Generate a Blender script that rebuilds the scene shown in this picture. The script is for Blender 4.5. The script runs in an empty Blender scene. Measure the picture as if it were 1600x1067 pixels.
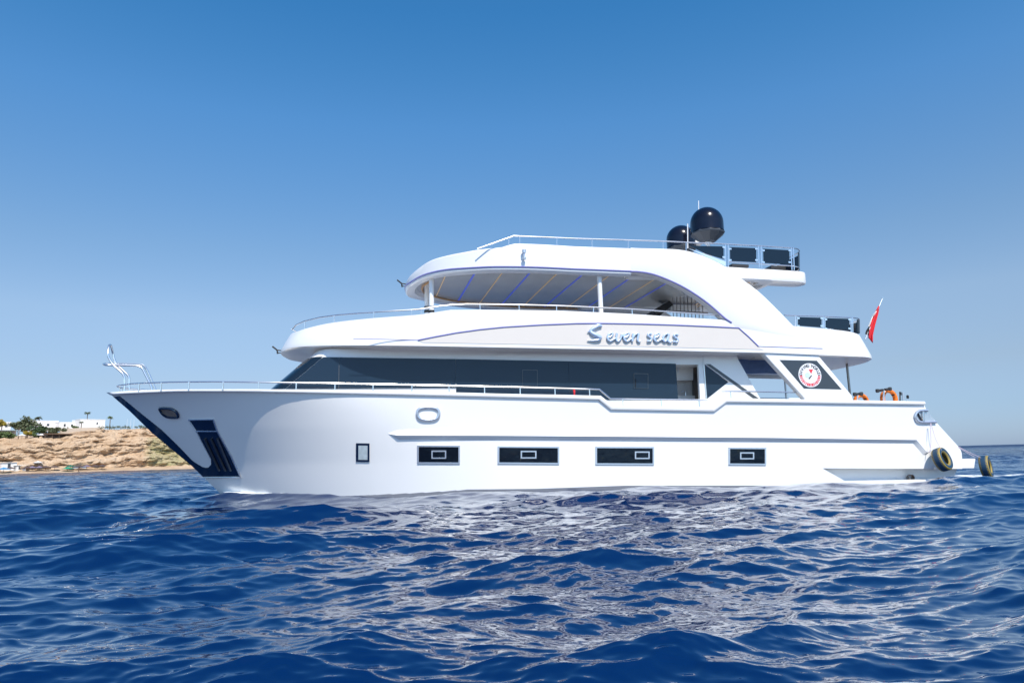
import bpy, bmesh, math, random
import numpy as np
from mathutils import Vector, Matrix, noise as mnoise

random.seed(11)
SC = bpy.context.scene
COL = SC.collection
R = math.radians

# ------------------------------------------------------------------ camera
CAM_H = 1.2
FPX, CX, CY = 1110.0, 800.0, 533.5            # photograph pixels (1600 x 1067)
ROLL = math.atan(0.026)
PITCH = math.atan((714.5 - CY) / FPX)
r0, f0, u0 = Vector((1, 0, 0)), Vector((0, math.cos(PITCH), math.sin(PITCH))), Vector((0, -math.sin(PITCH), math.cos(PITCH)))
RI = math.cos(ROLL) * r0 - math.sin(ROLL) * u0
UI = math.sin(ROLL) * r0 + math.cos(ROLL) * u0
CAM = Vector((0, 0, CAM_H))
cd = bpy.data.cameras.new('camera')
cam = bpy.data.objects.new('camera', cd)
COL.objects.link(cam)
cam.matrix_world = Matrix(((RI.x, UI.x, -f0.x, CAM.x), (RI.y, UI.y, -f0.y, CAM.y), (RI.z, UI.z, -f0.z, CAM.z), (0, 0, 0, 1)))
cd.sensor_width = 36.0
cd.lens = FPX / 1600 * 36.0
cd.clip_start = 0.1
cd.clip_end = 60000
SC.camera = cam

# ------------------------------------------------------------------ world, sun, exposure
SUN_DIR = Vector((0.20, -0.57, 0.75)).normalized()     # towards the sun
SUN_EL = math.asin(SUN_DIR.z)
SUN_ROT = math.atan2(SUN_DIR.x, SUN_DIR.y)
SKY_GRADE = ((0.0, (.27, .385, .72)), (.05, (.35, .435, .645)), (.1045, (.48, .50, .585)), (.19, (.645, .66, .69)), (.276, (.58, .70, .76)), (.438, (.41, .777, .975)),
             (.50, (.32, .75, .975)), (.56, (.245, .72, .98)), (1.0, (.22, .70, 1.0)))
world = bpy.data.worlds.new('World')
SC.world = world
world.use_nodes = True
wn = world.node_tree
wn.nodes.clear()
sky = wn.nodes.new('ShaderNodeTexSky')
sky.sky_type = 'NISHITA'
sky.sun_disc = False
sky.sun_elevation = SUN_EL
sky.sun_rotation = SUN_ROT
sky.altitude = 0
sky.air_density = 1.0
sky.dust_density = 0.25
sky.ozone_density = 1.6
bg = wn.nodes.new('ShaderNodeBackground')
bg.inputs['Strength'].default_value = 0.1145
wo = wn.nodes.new('ShaderNodeOutputWorld')
# clear dry sea air: the sky is graded by elevation towards a deeper blue overhead and a whiter horizon
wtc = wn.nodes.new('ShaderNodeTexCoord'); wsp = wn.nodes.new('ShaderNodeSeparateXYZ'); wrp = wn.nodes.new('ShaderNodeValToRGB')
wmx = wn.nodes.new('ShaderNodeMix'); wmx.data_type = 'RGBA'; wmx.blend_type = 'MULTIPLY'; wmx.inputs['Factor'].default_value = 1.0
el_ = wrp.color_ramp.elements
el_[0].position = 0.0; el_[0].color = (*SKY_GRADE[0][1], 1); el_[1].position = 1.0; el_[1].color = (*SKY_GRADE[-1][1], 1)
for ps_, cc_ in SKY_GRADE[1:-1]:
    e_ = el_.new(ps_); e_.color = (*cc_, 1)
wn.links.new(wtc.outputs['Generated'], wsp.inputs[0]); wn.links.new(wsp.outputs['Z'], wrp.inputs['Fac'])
# ... on the side away from the sun; behind the camera it stays brighter and bluer, added fill for the hull
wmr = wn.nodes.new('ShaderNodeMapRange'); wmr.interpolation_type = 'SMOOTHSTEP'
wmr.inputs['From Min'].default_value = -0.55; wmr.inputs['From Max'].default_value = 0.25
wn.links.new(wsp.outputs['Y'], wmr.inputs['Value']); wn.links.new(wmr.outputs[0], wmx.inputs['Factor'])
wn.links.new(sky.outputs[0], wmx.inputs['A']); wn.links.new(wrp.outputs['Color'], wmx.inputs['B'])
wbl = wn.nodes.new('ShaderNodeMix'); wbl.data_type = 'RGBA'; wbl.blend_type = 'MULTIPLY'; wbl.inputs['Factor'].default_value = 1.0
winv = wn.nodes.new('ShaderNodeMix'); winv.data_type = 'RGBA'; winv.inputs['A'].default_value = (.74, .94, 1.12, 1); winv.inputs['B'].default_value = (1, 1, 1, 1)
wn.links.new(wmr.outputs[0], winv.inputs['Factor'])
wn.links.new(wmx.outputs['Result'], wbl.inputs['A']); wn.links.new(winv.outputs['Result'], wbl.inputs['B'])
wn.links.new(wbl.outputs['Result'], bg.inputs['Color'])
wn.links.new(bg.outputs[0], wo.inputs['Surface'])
sl = bpy.data.lights.new('sun', 'SUN')
sl.energy = 3.35
sl.angle = R(0.5)
sl.color = (1.0, 0.93, 0.82)
sun = bpy.data.objects.new('sun', sl)
COL.objects.link(sun)
sun.rotation_euler = SUN_DIR.to_track_quat('Z', 'Y').to_euler()
SC.view_settings.view_transform = 'Standard'
SC.view_settings.look = 'None'
SC.view_settings.exposure = 0.68
SC.view_settings.gamma = 1.0
SC.render.engine = 'CYCLES'
SC.cycles.use_denoising = True
SC.cycles.max_bounces = 8
SC.cycles.sample_clamp_indirect = 6

# ------------------------------------------------------------------ helpers
def ray(px, py):
    return (f0 * FPX + RI * (px - CX) - UI * (py - CY)).normalized()

def at(px, py, Y):
    d = ray(px, py)
    return CAM + d * (Y / d.y)

def nd(nt, kind, **kw):
    n = nt.nodes.new(kind)
    for k, v in kw.items():
        if k in n.inputs:
            n.inputs[k].default_value = v
        else:
            setattr(n, k, v)
    return n

def mat(name, base, rough=0.5, metal=0.0, coat=0.0, var=0.0, scale=4.0, bump=0.0, bscale=30.0, ior=1.5, emit=None, spec=None):
    m = bpy.data.materials.new(name)
    m.use_nodes = True
    nt = m.node_tree
    b = nt.nodes['Principled BSDF']
    b.inputs['Base Color'].default_value = (*base, 1)
    b.inputs['Roughness'].default_value = rough
    b.inputs['Metallic'].default_value = metal
    b.inputs['IOR'].default_value = ior
    b.inputs['Coat Weight'].default_value = coat
    b.inputs['Coat Roughness'].default_value = 0.04
    if spec is not None:
        b.inputs['Specular IOR Level'].default_value = spec
    if emit:
        b.inputs['Emission Color'].default_value = (*emit[0], 1)
        b.inputs['Emission Strength'].default_value = emit[1]
    tc = nd(nt, 'ShaderNodeTexCoord')
    if var > 0:
        n1 = nd(nt, 'ShaderNodeTexNoise', Scale=scale, Detail=6.0, Roughness=0.6)
        nt.links.new(tc.outputs['Object'], n1.inputs['Vector'])
        mx = nd(nt, 'ShaderNodeMix', data_type='RGBA')
        a = [max(0, c * (1 - var)) for c in base]
        c2 = [min(1, c * (1 + var)) for c in base]
        mx.inputs['A'].default_value = (*a, 1)
        mx.inputs['B'].default_value = (*c2, 1)
        nt.links.new(n1.outputs['Fac'], mx.inputs['Factor'])
        nt.links.new(mx.outputs['Result'], b.inputs['Base Color'])
    if bump > 0:
        n2 = nd(nt, 'ShaderNodeTexNoise', Scale=bscale, Detail=4.0)
        nt.links.new(tc.outputs['Object'], n2.inputs['Vector'])
        bp = nd(nt, 'ShaderNodeBump', Strength=bump, Distance=0.05)
        nt.links.new(n2.outputs['Fac'], bp.inputs['Height'])
        nt.links.new(bp.outputs['Normal'], b.inputs['Normal'])
    return m

M = dict(
    white=mat('white_gelcoat', (0.80, 0.80, 0.80), 0.28, coat=0.35, var=0.015, scale=0.9, bump=0.05, bscale=0.7),
    deckwhite=mat('white_deck_paint', (0.74, 0.74, 0.73), 0.5, var=0.03, scale=3),
    cream=mat('cream_panel_paint', (0.66, 0.61, 0.565), 0.35, coat=0.2, var=0.02, scale=2),
    shadehull=mat('recess_shade_grey', (0.70, 0.73, 0.76), 0.35, coat=0.2, var=0.04, scale=2),
    navy=mat('navy_gloss_paint', (0.006, 0.016, 0.045), 0.12, coat=0.5),
    glass=mat('dark_tinted_glass', (0.012, 0.026, 0.050), 0.05, ior=1.33, bump=0.02, bscale=0.6),
    portglass=mat('black_port_glass', (0.003, 0.005, 0.009), 0.04, ior=1.42, bump=0.22, bscale=3.5),
    tint=mat('blue_tinted_screen', (0.008, 0.018, 0.032), 0.05, ior=1.35),
    steel=mat('polished_steel', (0.80, 0.80, 0.80), 0.24, metal=0.9),
    chrome=mat('dull_chrome', (0.62, 0.65, 0.70), 0.3, metal=0.7),
    darksteel=mat('bronze_steel_bar', (0.22, 0.20, 0.19), 0.3, metal=1.0),
    lilac=mat('lilac_strip', (0.22, 0.22, 0.50), 0.3, coat=0.3),
    ceil=mat('brushed_ceiling_panel', (0.62, 0.585, 0.54), 0.26, metal=0.45, var=0.18, scale=1.4, bump=0.05, bscale=2.2),
    gold=mat('gold_light_strip', (0.66, 0.46, 0.24), 0.4, emit=((1.0, 0.62, 0.25), 0.08)),
    blue=mat('blue_light_strip', (0.13, 0.17, 0.62), 0.4, emit=((0.06, 0.12, 1.0), 0.10)),
    wood=mat('varnished_wood', (0.45, 0.25, 0.10), 0.35, var=0.3, scale=6),
    dome=mat('navy_dome_plastic', (0.004, 0.006, 0.016), 0.2, coat=0.15, ior=1.4),
    black=mat('black_rubber', (0.012, 0.012, 0.014), 0.55),
    dark=mat('dark_interior', (0.03, 0.032, 0.036), 0.6),
    orange=mat('orange_plastic', (0.80, 0.20, 0.02), 0.4, var=0.1, scale=8),
    red=mat('red_cloth', (0.62, 0.018, 0.03), 0.8, var=0.12, scale=5),
    whitecloth=mat('white_cloth', (0.78, 0.78, 0.78), 0.8),
    blackcloth=mat('black_cloth', (0.015, 0.015, 0.02), 0.8),
    tarp=mat('blue_mesh_tarp', (0.10, 0.17, 0.36), 0.6, var=0.35, scale=3, bump=0.4, bscale=6),
    bluish=mat('pale_blue_acrylic', (0.45, 0.58, 0.72), 0.1),
    letter=mat('blue_grey_steel_letter', (0.55, 0.66, 0.82), 0.3, metal=0.4),
    cab=mat('galley_cabinet', (0.62, 0.60, 0.58), 0.4, var=0.05),
    redpaint=mat('red_paint', (0.75, 0.05, 0.07), 0.5),
    rope=mat('pale_rope', (0.62, 0.52, 0.60), 0.8),
    lens=mat('smoked_lamp_lens', (0.22, 0.17, 0.14), 0.08, var=0.5, scale=9),
)

class MB:
    def __init__(self):
        self.v = []; self.f = []
    def add(self, vs, fs):
        o = len(self.v)
        self.v += [tuple(p) for p in vs]
        self.f += [tuple(i + o for i in f) for f in fs]
        return self
    def box(self, a, b):
        x0, y0, z0 = [min(p, q) for p, q in zip(a, b)]; x1, y1, z1 = [max(p, q) for p, q in zip(a, b)]
        vs = [(x0, y0, z0), (x1, y0, z0), (x1, y1, z0), (x0, y1, z0), (x0, y0, z1), (x1, y0, z1), (x1, y1, z1), (x0, y1, z1)]
        return self.add(vs, [(0, 3, 2, 1), (4, 5, 6, 7), (0, 1, 5, 4), (1, 2, 6, 5), (2, 3, 7, 6), (3, 0, 4, 7)])
    def grid(self, rows, closed=False):
        n = len(rows[0]); vs = [p for r in rows for p in r]; fs = []
        for i in range(len(rows) - 1):
            for j in range(n if closed else n - 1):
                k = (j + 1) % n
                fs.append((i * n + j, i * n + k, (i + 1) * n + k, (i + 1) * n + j))
        return self.add(vs, fs)
    def tube(self, pts, r, seg=8, caps=True, closed=False, squash=None):
        pts = [Vector(p) for p in pts]; n = len(pts)
        rr = r if isinstance(r, (list, tuple)) else [r] * n
        rows = []; prev = None
        for i, p in enumerate(pts):
            if closed:
                t = pts[(i + 1) % n] - pts[i - 1]
            else:
                t = pts[min(i + 1, n - 1)] - pts[max(i - 1, 0)]
            if t.length < 1e-9: t = Vector((0, 0, 1))
            t.normalize()
            if prev is None:
                a = Vector((0, 1, 0)) if abs(t.y) < 0.9 else Vector((1, 0, 0))
                nrm = (a - t * a.dot(t)).normalized()
            else:
                nrm = prev - t * prev.dot(t)
                nrm = nrm.normalized() if nrm.length > 1e-6 else t.orthogonal().normalized()
            prev = nrm; bi = t.cross(nrm)
            rows.append([tuple(p + (nrm * math.cos(q) + bi * math.sin(q)) * rr[i]) for q in [2 * math.pi * k / seg for k in range(seg)]])
        if closed:
            rows.append(rows[0])
        o = len(self.v)
        self.grid(rows, True)
        if caps and not closed:
            self.f.append(tuple(o + k for k in reversed(range(seg))))
            self.f.append(tuple(o + (n - 1) * seg + k for k in range(seg)))
        return self
    def prism(self, poly, t0, t1):
        """poly: (s,z) outline, extruded along local y from t0 to t1"""
        n = len(poly)
        vs = [(p[0], t0, p[1]) for p in poly] + [(p[0], t1, p[1]) for p in poly]
        fs = [tuple(range(n)), tuple(reversed(range(n, 2 * n)))]
        for i in range(n):
            j = (i + 1) % n
            fs.append((j, i, i + n, j + n))
        return self.add(vs, fs)
    def lathe(self, prof, c=(0, 0, 0), seg=32):
        rows = []
        for r, z in prof:
            rows.append([(c[0] + max(r, 1e-4) * math.cos(2 * math.pi * k / seg), c[1] + max(r, 1e-4) * math.sin(2 * math.pi * k / seg), c[2] + z) for k in range(seg)])
        return self.grid(rows, True)
    def mirror(self):
        n = len(self.v)
        self.v += [(a, -b, c) for a, b, c in self.v]
        self.f += [tuple(i + n for i in reversed(f)) for f in self.f]
        return self
    def build(self, name, m, parent=None, smooth=40, recalc=True, bevel=0.0):
        me = bpy.data.meshes.new(name)
        me.from_pydata(self.v, [], self.f)
        bm = bmesh.new(); bm.from_mesh(me)
        bmesh.ops.remove_doubles(bm, verts=bm.verts, dist=1e-5)
        if bevel > 0:
            es = [e for e in bm.edges if len(e.link_faces) == 2 and e.calc_face_angle(0) > 0.6]
            bmesh.ops.bevel(bm, geom=es, offset=bevel, segments=2, profile=0.5, affect='EDGES', clamp_overlap=True)
        if recalc:
            bmesh.ops.recalc_face_normals(bm, faces=bm.faces)
        bm.to_mesh(me); bm.free()
        if smooth:
            me.polygons.foreach_set('use_smooth', [True] * len(me.polygons))
            try: me.set_sharp_from_angle(angle=R(smooth))
            except Exception: pass
        me.materials.append(m)
        o = bpy.data.objects.new(name, me)
        COL.objects.link(o)
        if parent is not None: o.parent = parent
        return o

def tag(o, label=None, cat=None, group=None, kind=None):
    if label: o['label'] = label
    if cat: o['category'] = cat
    if group: o['group'] = group
    if kind: o['kind'] = kind
    return o

def empty(name, loc=(0, 0, 0), rz=0.0):
    o = bpy.data.objects.new(name, None)
    o.empty_display_size = 0.3
    o.location = loc; o.rotation_euler = (0, 0, rz)
    COL.objects.link(o)
    return o

def copy_tree(o, parent=None):
    c = o.copy(); COL.objects.link(c)
    if parent is not None: c.parent = parent
    for ch in [x for x in bpy.data.objects if x.parent == o and x != c]:
        copy_tree(ch, c)
    return c

def smooth_path(pts, sub=6, closed=False):
    pts = [Vector(p) for p in pts]; n = len(pts); out = []
    for i in range(n if closed else n - 1):
        if closed:
            p0, p1, p2, p3 = pts[i - 1], pts[i], pts[(i + 1) % n], pts[(i + 2) % n]
        else:
            p1, p2 = pts[i], pts[i + 1]
            p0 = pts[i - 1] if i > 0 else p1 * 2 - p2
            p3 = pts[i + 2] if i + 2 < n else p2 * 2 - p1
        for k in range(sub):
            t = k / sub
            out.append(0.5 * ((2 * p1) + (p2 - p0) * t + (2 * p0 - 5 * p1 + 4 * p2 - p3) * t * t + (3 * p1 - p0 - 3 * p2 + p3) * t ** 3))
    if not closed: out.append(pts[-1])
    return out

def lerp_path(pts, sub=4):
    out = []
    for a, b in zip(pts[:-1], pts[1:]):
        for k in range(sub):
            w = k / sub
            out.append(tuple(p + (q - p) * w for p, q in zip(a, b)))
    out.append(tuple(pts[-1]))
    return out

# ------------------------------------------------------------------ yacht frame
TH = R(12.0)
YC = 26.3
c_, s_ = math.cos(TH), math.sin(TH)
def loc(p):
    x, y = p.x, p.y - YC
    return Vector((x * c_ + y * s_, -x * s_ + y * c_, p.z))
LC = loc(CAM)
def lray(px, py):
    d = ray(px, py)
    return Vector((d.x * c_ + d.y * s_, -d.x * s_ + d.y * c_, d.z))
def P(px, py, t):
    d = lray(px, py)
    k = (t - LC.y) / d.y
    return LC + d * k
def sz(px, py, t):
    p = P(px, py, t); return (p.x, p.z)
def hit(px, py, fn, t_in=0.0):
    """first point of the pixel's ray on the near surface  y = -fn(s, z)"""
    d = lray(px, py)
    lo, hi = (-4.2 - LC.y) / d.y, (t_in - LC.y) / d.y
    for _ in range(46):
        m = 0.5 * (lo + hi); p = LC + d * m
        if p.y + fn(p.x, p.z) >= 0: hi = m
        else: lo = m
    return LC + d * hi
def interp(xs, ys):
    o = np.argsort(xs); xs = np.array(xs)[o]; ys = np.array(ys)[o]
    return lambda x: float(np.interp(x, xs, ys))

yacht = empty('motor_yacht', (0, YC, 0), TH)
tag(yacht, 'large white three deck motor yacht with dark tinted windows cruising past the shore', 'yacht')

# ------------------------------------------------------------------ hull
S_BOW = P(166, 614, 0).x
STEM_PX = [(174.6, 617.4), (202, 641), (239, 677), (300, 727.5), (317.5, 744.7), (340, 766.7)]
stem_pts = [P(x, y, 0) for x, y in STEM_PX]
stem_s = [S_BOW + 0.02] + [p.x for p in stem_pts]
stem_z = [P(166, 614, 0).z + 0.02] + [p.z for p in stem_pts]
d_ = (stem_s[-1] - stem_s[-3]) / (stem_z[-1] - stem_z[-3])
for dz in (-0.3, -0.9):
    stem_s.append(stem_s[-1 if dz == -0.3 else -2] + d_ * dz); stem_z.append(stem_z[6] + dz)
f_stem = interp(stem_z, stem_s)
ZB = stem_z[0]
def hullb(s, z):
    zz = min(max(z / 3.7, 0.0), 1.05)
    q = zz ** 2.2
    L = 11.76 + (7.0 - 11.76) * q
    p = 3.0 + (2.64 - 3.0) * q
    bm = 3.06 + (3.26 - 3.06) * q
    u = (s - f_stem(z)) / L
    if u <= 0: return 0.0
    b = bm * (1 - (1 - u) ** p) if u < 1 else bm
    if s > 10: b -= 0.0072 * (s - 10) ** 1.3
    return b
def hullhit(px, py): return hit(px, py, hullb)
def hulln(s, z):
    e = 0.02
    ds = (hullb(s + e, z) - hullb(s - e, z)) / (2 * e); dz = (hullb(s, z + e) - hullb(s, z - e)) / (2 * e)
    return Vector((-ds, -1, -dz)).normalized()

# cap rail: (x_top, y_top, x_bottom, y_bottom) along the sheer
CAP = [(176, 612.6, 178, 616.8), (202.4, 610.6, 203, 615.4), (240, 609.3, 240, 613.8), (278, 608.5, 278, 612.4), (340, 608.2, 340, 612.3), (400, 608.2, 400, 612.6), (500, 609.5, 500, 614.4),
       (600, 611, 600, 616.6), (700, 613, 700, 618.8), (800, 615.6, 800, 621.3), (870, 616.8, 870, 622.8), (938, 618.4, 935, 624.5),
       (957, 633.6, 954, 640), (1113, 636.5, 1115, 642.7), (1132, 622, 1134, 628.2), (1200, 623.2, 1200, 629), (1300, 624.7, 1300, 630.5), (1380, 626.2, 1380, 631.5), (1443, 627.3, 1444, 632.4)]
_fw = [tuple(v) for v in smooth_path([(a, b, d) for a, b, c, d in CAP[:11]], 3)]
CAP = [(x, yt, x + (2 if i == 0 else 0), yb) for i, (x, yt, yb) in enumerate(_fw)] + CAP[11:]
N_CAP = len(_fw)
capt = [hullhit(a, b) for a, b, c, d in CAP]
capb = [hullhit(c, d) for a, b, c, d in CAP]
tip_t, tip_b = P(166, 613.2, 0), P(172, 617, 0)
f_top = interp([tip_b.x] + [p.x for p in capb], [tip_b.z] + [p.z for p in capb])
nom = [i for i in range(len(CAP)) if i not in (N_CAP + 1, N_CAP + 2)]
f_nom = interp([tip_b.x] + [capb[i].x for i in nom], [tip_b.z] + [capb[i].z for i in nom])

AFT_PX = [(1444, 632), (1448, 641), (1463, 659.5), (1500, 700), (1502.5, 706), (1503.5, 718), (1503.5, 733)]
aft = [hullhit(x, y) for x, y in AFT_PX]
f_aft = interp([p.z for p in aft], [p.x for p in aft])
CH_PX = [(1285, 731.4), (1380, 732), (1522, 732.3)]
ch = [hullhit(x, y) for x, y in CH_PX]
s_n0, s_n1 = ch[0].x, hullhit(1320, 749).x
ch_z = interp([-20, ch[0].x, ch[1].x, ch[2].x], [0.62, ch[0].z, ch[1].z, ch[2].z])

S_FIX = -5.0
fixed = sorted(set([round(x, 4) for x in np.linspace(S_FIX, aft[0].x - 0.3, 40)] + [p.x for p in capb[N_CAP:] if p.x > S_FIX + 0.2 and p.x < aft[0].x - 0.3] + [s_n0]))
def hull_col_s(a_i, z):
    """column position for the row height z"""
    if a_i <= 30:
        w = (a_i / 30.0) ** 1.25
        return f_stem(z) + (S_FIX - f_stem(z)) * w
    return None
mb = MB(); rows = []
NR = 22
zfr = [k / (NR - 1) for k in range(NR)]
def rowpts(zfun, inset=0.0, s_from=None):
    pts = []
    for i in range(31):
        z = zfun(S_BOW)
        for _ in range(8):
            s = hull_col_s(i, z); z = zfun(s)
        pts.append((s, -hullb(s, z), z))
    for s in fixed[1:]:
        z = zfun(s); pts.append((s, -hullb(s, z), z))
    z = zfun(16.0)
    for _ in range(8):
        s = f_aft(z); z = zfun(s)
    for w in (0.5, 1.0):
        sm = fixed[-1] + (s - fixed[-1]) * w
        pts.append((sm, -hullb(sm, zfun(sm)), zfun(sm)))
    return pts
up = []
for q in zfr:
    up.append(rowpts(lambda s, q=q: ch_z(s) + (f_top(s) + 0.02 - ch_z(s)) * q))
mb.grid(up)
low = [rowpts(lambda s, z=z: z if z < 0 else (ch_z(s) if z > 1 else 0.3)) for z in (-0.7, -0.2, 0.3, 2)]
k0 = min(range(len(low[0])), key=lambda i: abs(low[0][i][0] - s_n0))
mb.grid([r[:k0 + 1] for r in low])
INS = 0.5
inn = [[(s, t + INS, z) for s, t, z in r[k0:]] for r in low]
zq = [0.08, 0.14]
end_in = hullhit(1512, 737).x
for r in inn:
    s, t, z = r[-1]; r[-1] = (end_in if z > 0.2 else end_in - 0.35, t, z)
mb.grid(inn)
mb.grid([[p for p in low[3][k0:]], [(s, t + INS, z) for s, t, z in low[3][k0:]]])
mb.mirror()
# transom, bottom, main deck closing faces
tr = [r[-1] for r in up]
mb.grid([[(s, t, z) for s, t, z in tr], [(s, -t, z) for s, t, z in tr]])
tr2 = [r[-1] for r in inn]
mb.grid([tr2, [(s, -t, z) for s, t, z in tr2]])
deck = [p for p in rowpts(lambda s: f_nom(s) - 0.95)]
mb.grid([[(s, t + 0.02, z) for s, t, z in deck], [(s, -t - 0.02, z) for s, t, z in deck]])
bt = low[0]
mb.grid([bt, [(s, -t, z) for s, t, z in bt]])
hull = mb.build('hull', M['white'], yacht, smooth=32)
# wedge that closes the undercut at its forward end
b0 = hullb(s_n0, 0.3)
Z_LEDGE = hullhit(1320, 749).z
Z_LEDGE -= 0.05
for sg in (-1, 1):
    w = MB().prism([(s_n0 + 0.001, ch[0].z), (s_n1, Z_LEDGE), (15.2, Z_LEDGE - 0.06), (15.9, -0.3), (15.9, -0.7), (s_n0 + 0.001, -0.7)], sg * (b0 - 0.001), sg * (b0 - INS - 0.02))
    w.build('pontoon_nose', M['white'], hull, smooth=0)
# grey skin in the recess: the sponson's shade is put into its colour
g = MB()
g.grid([[(s, t - 0.006, z) for s, t, z in r if s > s_n0 + 0.05] for r in inn])
g.build('recess_shade_panel', M['shadehull'], hull)
# inner bulwark skin
bw = MB()
lr = [rowpts(lambda s, q=q: (f_nom(s) - 0.95) * (1 - q) + (f_top(s) + 0.01) * q) for q in (1, .8, .6, .4, .2, 0)]
bw.grid([[(s, min(t + 0.14, 0), z) for s, t, z in r] for r in lr]).mirror()
bw.build('bulwark_lining', M['deckwhite'], hull)
# boot stripe
bs = MB()
bl = rowpts(lambda s: 0.1)[:k0]
zbs = lambda s: 0.19 + 0.09 * min(1, max(0, -s / 4.0)) - 0.24 * min(1, max(0, (s - 3.0) / max(0.1, s_n0 - 3.0)))
bs.grid([[(s, t - 0.012, zbs(s)) for s, t, z in bl], [(s, t - 0.012, -0.25) for s, t, z in bl]])
bs.grid([[(s, t - 0.012, zbs(s)) for s, t, z in bl], [(s, t + 0.03, zbs(s)) for s, t, z in bl]]).mirror()
bs.build('boot_stripe', mat('grey_antifouling', (0.16, 0.17, 0.20), 0.5, var=0.2), hull)

# cap rail
cr = MB()
ringrows = []
for a, b in zip([tip_t] + capt, [tip_b] + capb):
    ta = a.y; ov = 0.075
    ins = min(0.22, max(0.0, -ta) * 0.9)
    z0, z1 = b.z, a.z; sA, sB = a.x, b.x
    h = z1 - z0
    y0 = ta - ov if ta < -0.01 else 0
    ringrows.append([(sB, y0 + 0.02 if ta < -.01 else 0, z0), (sB * .7 + sA * .3, y0, z0 + h * .3), (sA * .7 + sB * .3, y0, z0 + h * .7), (sA, y0 + 0.03 if ta < -.01 else 0, z1),
                     (sA, ta + ins - 0.02 if ta < -.01 else 0, z1), (sA * .5 + sB * .5, ta + ins if ta < -.01 else 0, z0 + h * .5), (sB, ta + ins - 0.02 if ta < -.01 else 0, z0)])
fine = []
for a, b in zip(ringrows[:-1], ringrows[1:]):
    n = 4 if a[0][0] < -3 else 1
    for k in range(n):
        fine.append([tuple(p + (q - p) * k / n for p, q in zip(u, v)) for u, v in zip(a, b)])
fine.append(ringrows[-1])
cr.grid(fine, True)
cr.f.append(tuple(range(len(cr.v) - 7, len(cr.v))))
cr.mirror()
cr.build('cap_rail', M['white'], hull, smooth=50)

def surf(px, py, off):
    p = hullhit(px, py); n = hulln(p.x, p.z)
    return p + n * off
def decal(poly, off, m, name, parent, th=None, step=9.0, proj=surf):
    """a plate that follows the hull skin inside a pixel outline"""
    th = off + 0.01 if th is None else th
    bm = bmesh.new()
    vs = [bm.verts.new((x, y, 0)) for x, y in poly]
    bm.faces.new(vs)
    xs = [p[0] for p in poly]; ys = [p[1] for p in poly]
    for ax, lo, hi in ((0, min(xs), max(xs)), (1, min(ys), max(ys))):
        v = lo + step
        while v < hi - 0.5:
            no = (1, 0, 0) if ax == 0 else (0, 1, 0); co = (v, 0, 0) if ax == 0 else (0, v, 0)
            bmesh.ops.bisect_plane(bm, geom=bm.verts[:] + bm.edges[:] + bm.faces[:], plane_co=co, plane_no=no)
            v += step
    bm.verts.index_update()
    d = MB()
    vv = [v.co.copy() for v in bm.verts]
    front = [tuple(proj(v.x, v.y, off)) for v in vv]; back = [tuple(proj(v.x, v.y, off - th)) for v in vv]
    n = len(vv)
    fs = [tuple(v.index for v in f.verts) for f in bm.faces]
    d.add(front + back, fs + [tuple(i + n for i in reversed(f)) for f in fs] + [(e.verts[0].index, e.verts[1].index, e.verts[1].index + n, e.verts[0].index + n) for e in bm.edges if len(e.link_faces) == 1])
    bm.free()
    return d.build(name, m, parent, smooth=30)
def rect(x0, y0, x1, y1, k=0.0): return [(x0, y0), (x1, y0 + k), (x1, y1 + k), (x0, y1)]

# stem stripe and anchor plate
INNER = [(187, 618.6), (220, 645.5), (253, 671.8), (279, 697), (301, 720), (313, 727.6), (318, 729.6), (319, 744.5)]
ih = [hullhit(x, y) for x, y in INNER]
f_in = interp([p.z for p in ih], [p.x for p in ih])
zs = np.linspace(ih[-1].z, ih[0].z, 40)
rws = []
for z in zs:
    a, b = f_stem(z), f_in(z)
    rws.append([(a + (b - a) * k / 6, -hullb(a + (b - a) * k / 6, z) - (0.012 if k else 0.0), z) if k else (a - 0.012, 0, z) for k in range(7)])
st = MB().grid(rws).mirror()
st.build('stem_stripe', M['navy'], hull)
decal([(295.5, 655.2), (334, 654.6), (340, 672), (362, 712), (376.5, 744.3), (317.5, 744.8), (316, 729), (321, 730.4), (326, 730), (330.5, 725), (330, 716), (307.4, 673)], 0.02, M['navy'], 'anchor_plate', hull, step=7)
apl = [o for o in bpy.data.objects if o.name == 'anchor_plate'][0]
apl.parent = yacht
def hull_tube(pts, off, r, m, name, parent, sub=5, smoothp=False, closed=False, seg=6):
    pp = [(x, y, 0) for x, y in pts]
    pp = smooth_path(pp, sub, closed) if smoothp else [Vector(p) for p in lerp_path(pp, sub)]
    return MB().tube([surf(p[0], p[1], off) for p in pp], r, seg=seg, closed=closed).build(name, m, parent)
hull_tube([(307.4, 673), (340, 673)], 0.03, 0.022, M['steel'], 'trim_strip', apl)
hull_tube([(295.5, 655.2), (334, 654.6), (340, 672), (362, 712), (376.5, 744.3), (320, 745)], 0.025, 0.028, M['steel'], 'edge_trim', apl, sub=8)
hull_tube([(295.5, 655.2), (307.4, 673), (330, 716)], 0.022, 0.015, M['chrome'], 'edge_trim', apl, sub=8)
for a, b in (((321, 684.5), (344, 734)), ((331, 684.5), (353.7, 734.5)), ((340.5, 684.5), (361.8, 734.5))):
    hull_tube([a, b], 0.05, 0.042, M['darksteel'], 'guard_bar', apl, sub=8)
# bow lamp
LAMP = [(250.5, 637.6), (255.5, 636.9), (266.9, 637.6), (274.5, 641), (278.3, 645.2), (279, 650.3), (274.5, 651.8), (263, 651), (255.5, 646.5), (251, 640.2)]
bl_ = decal(LAMP, 0.02, M['lens'], 'bow_lamp', yacht, step=6)
hull_tube(LAMP, 0.03, 0.042, M['navy'], 'lamp_rim', bl_, sub=3, smoothp=True, closed=True)
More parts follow.
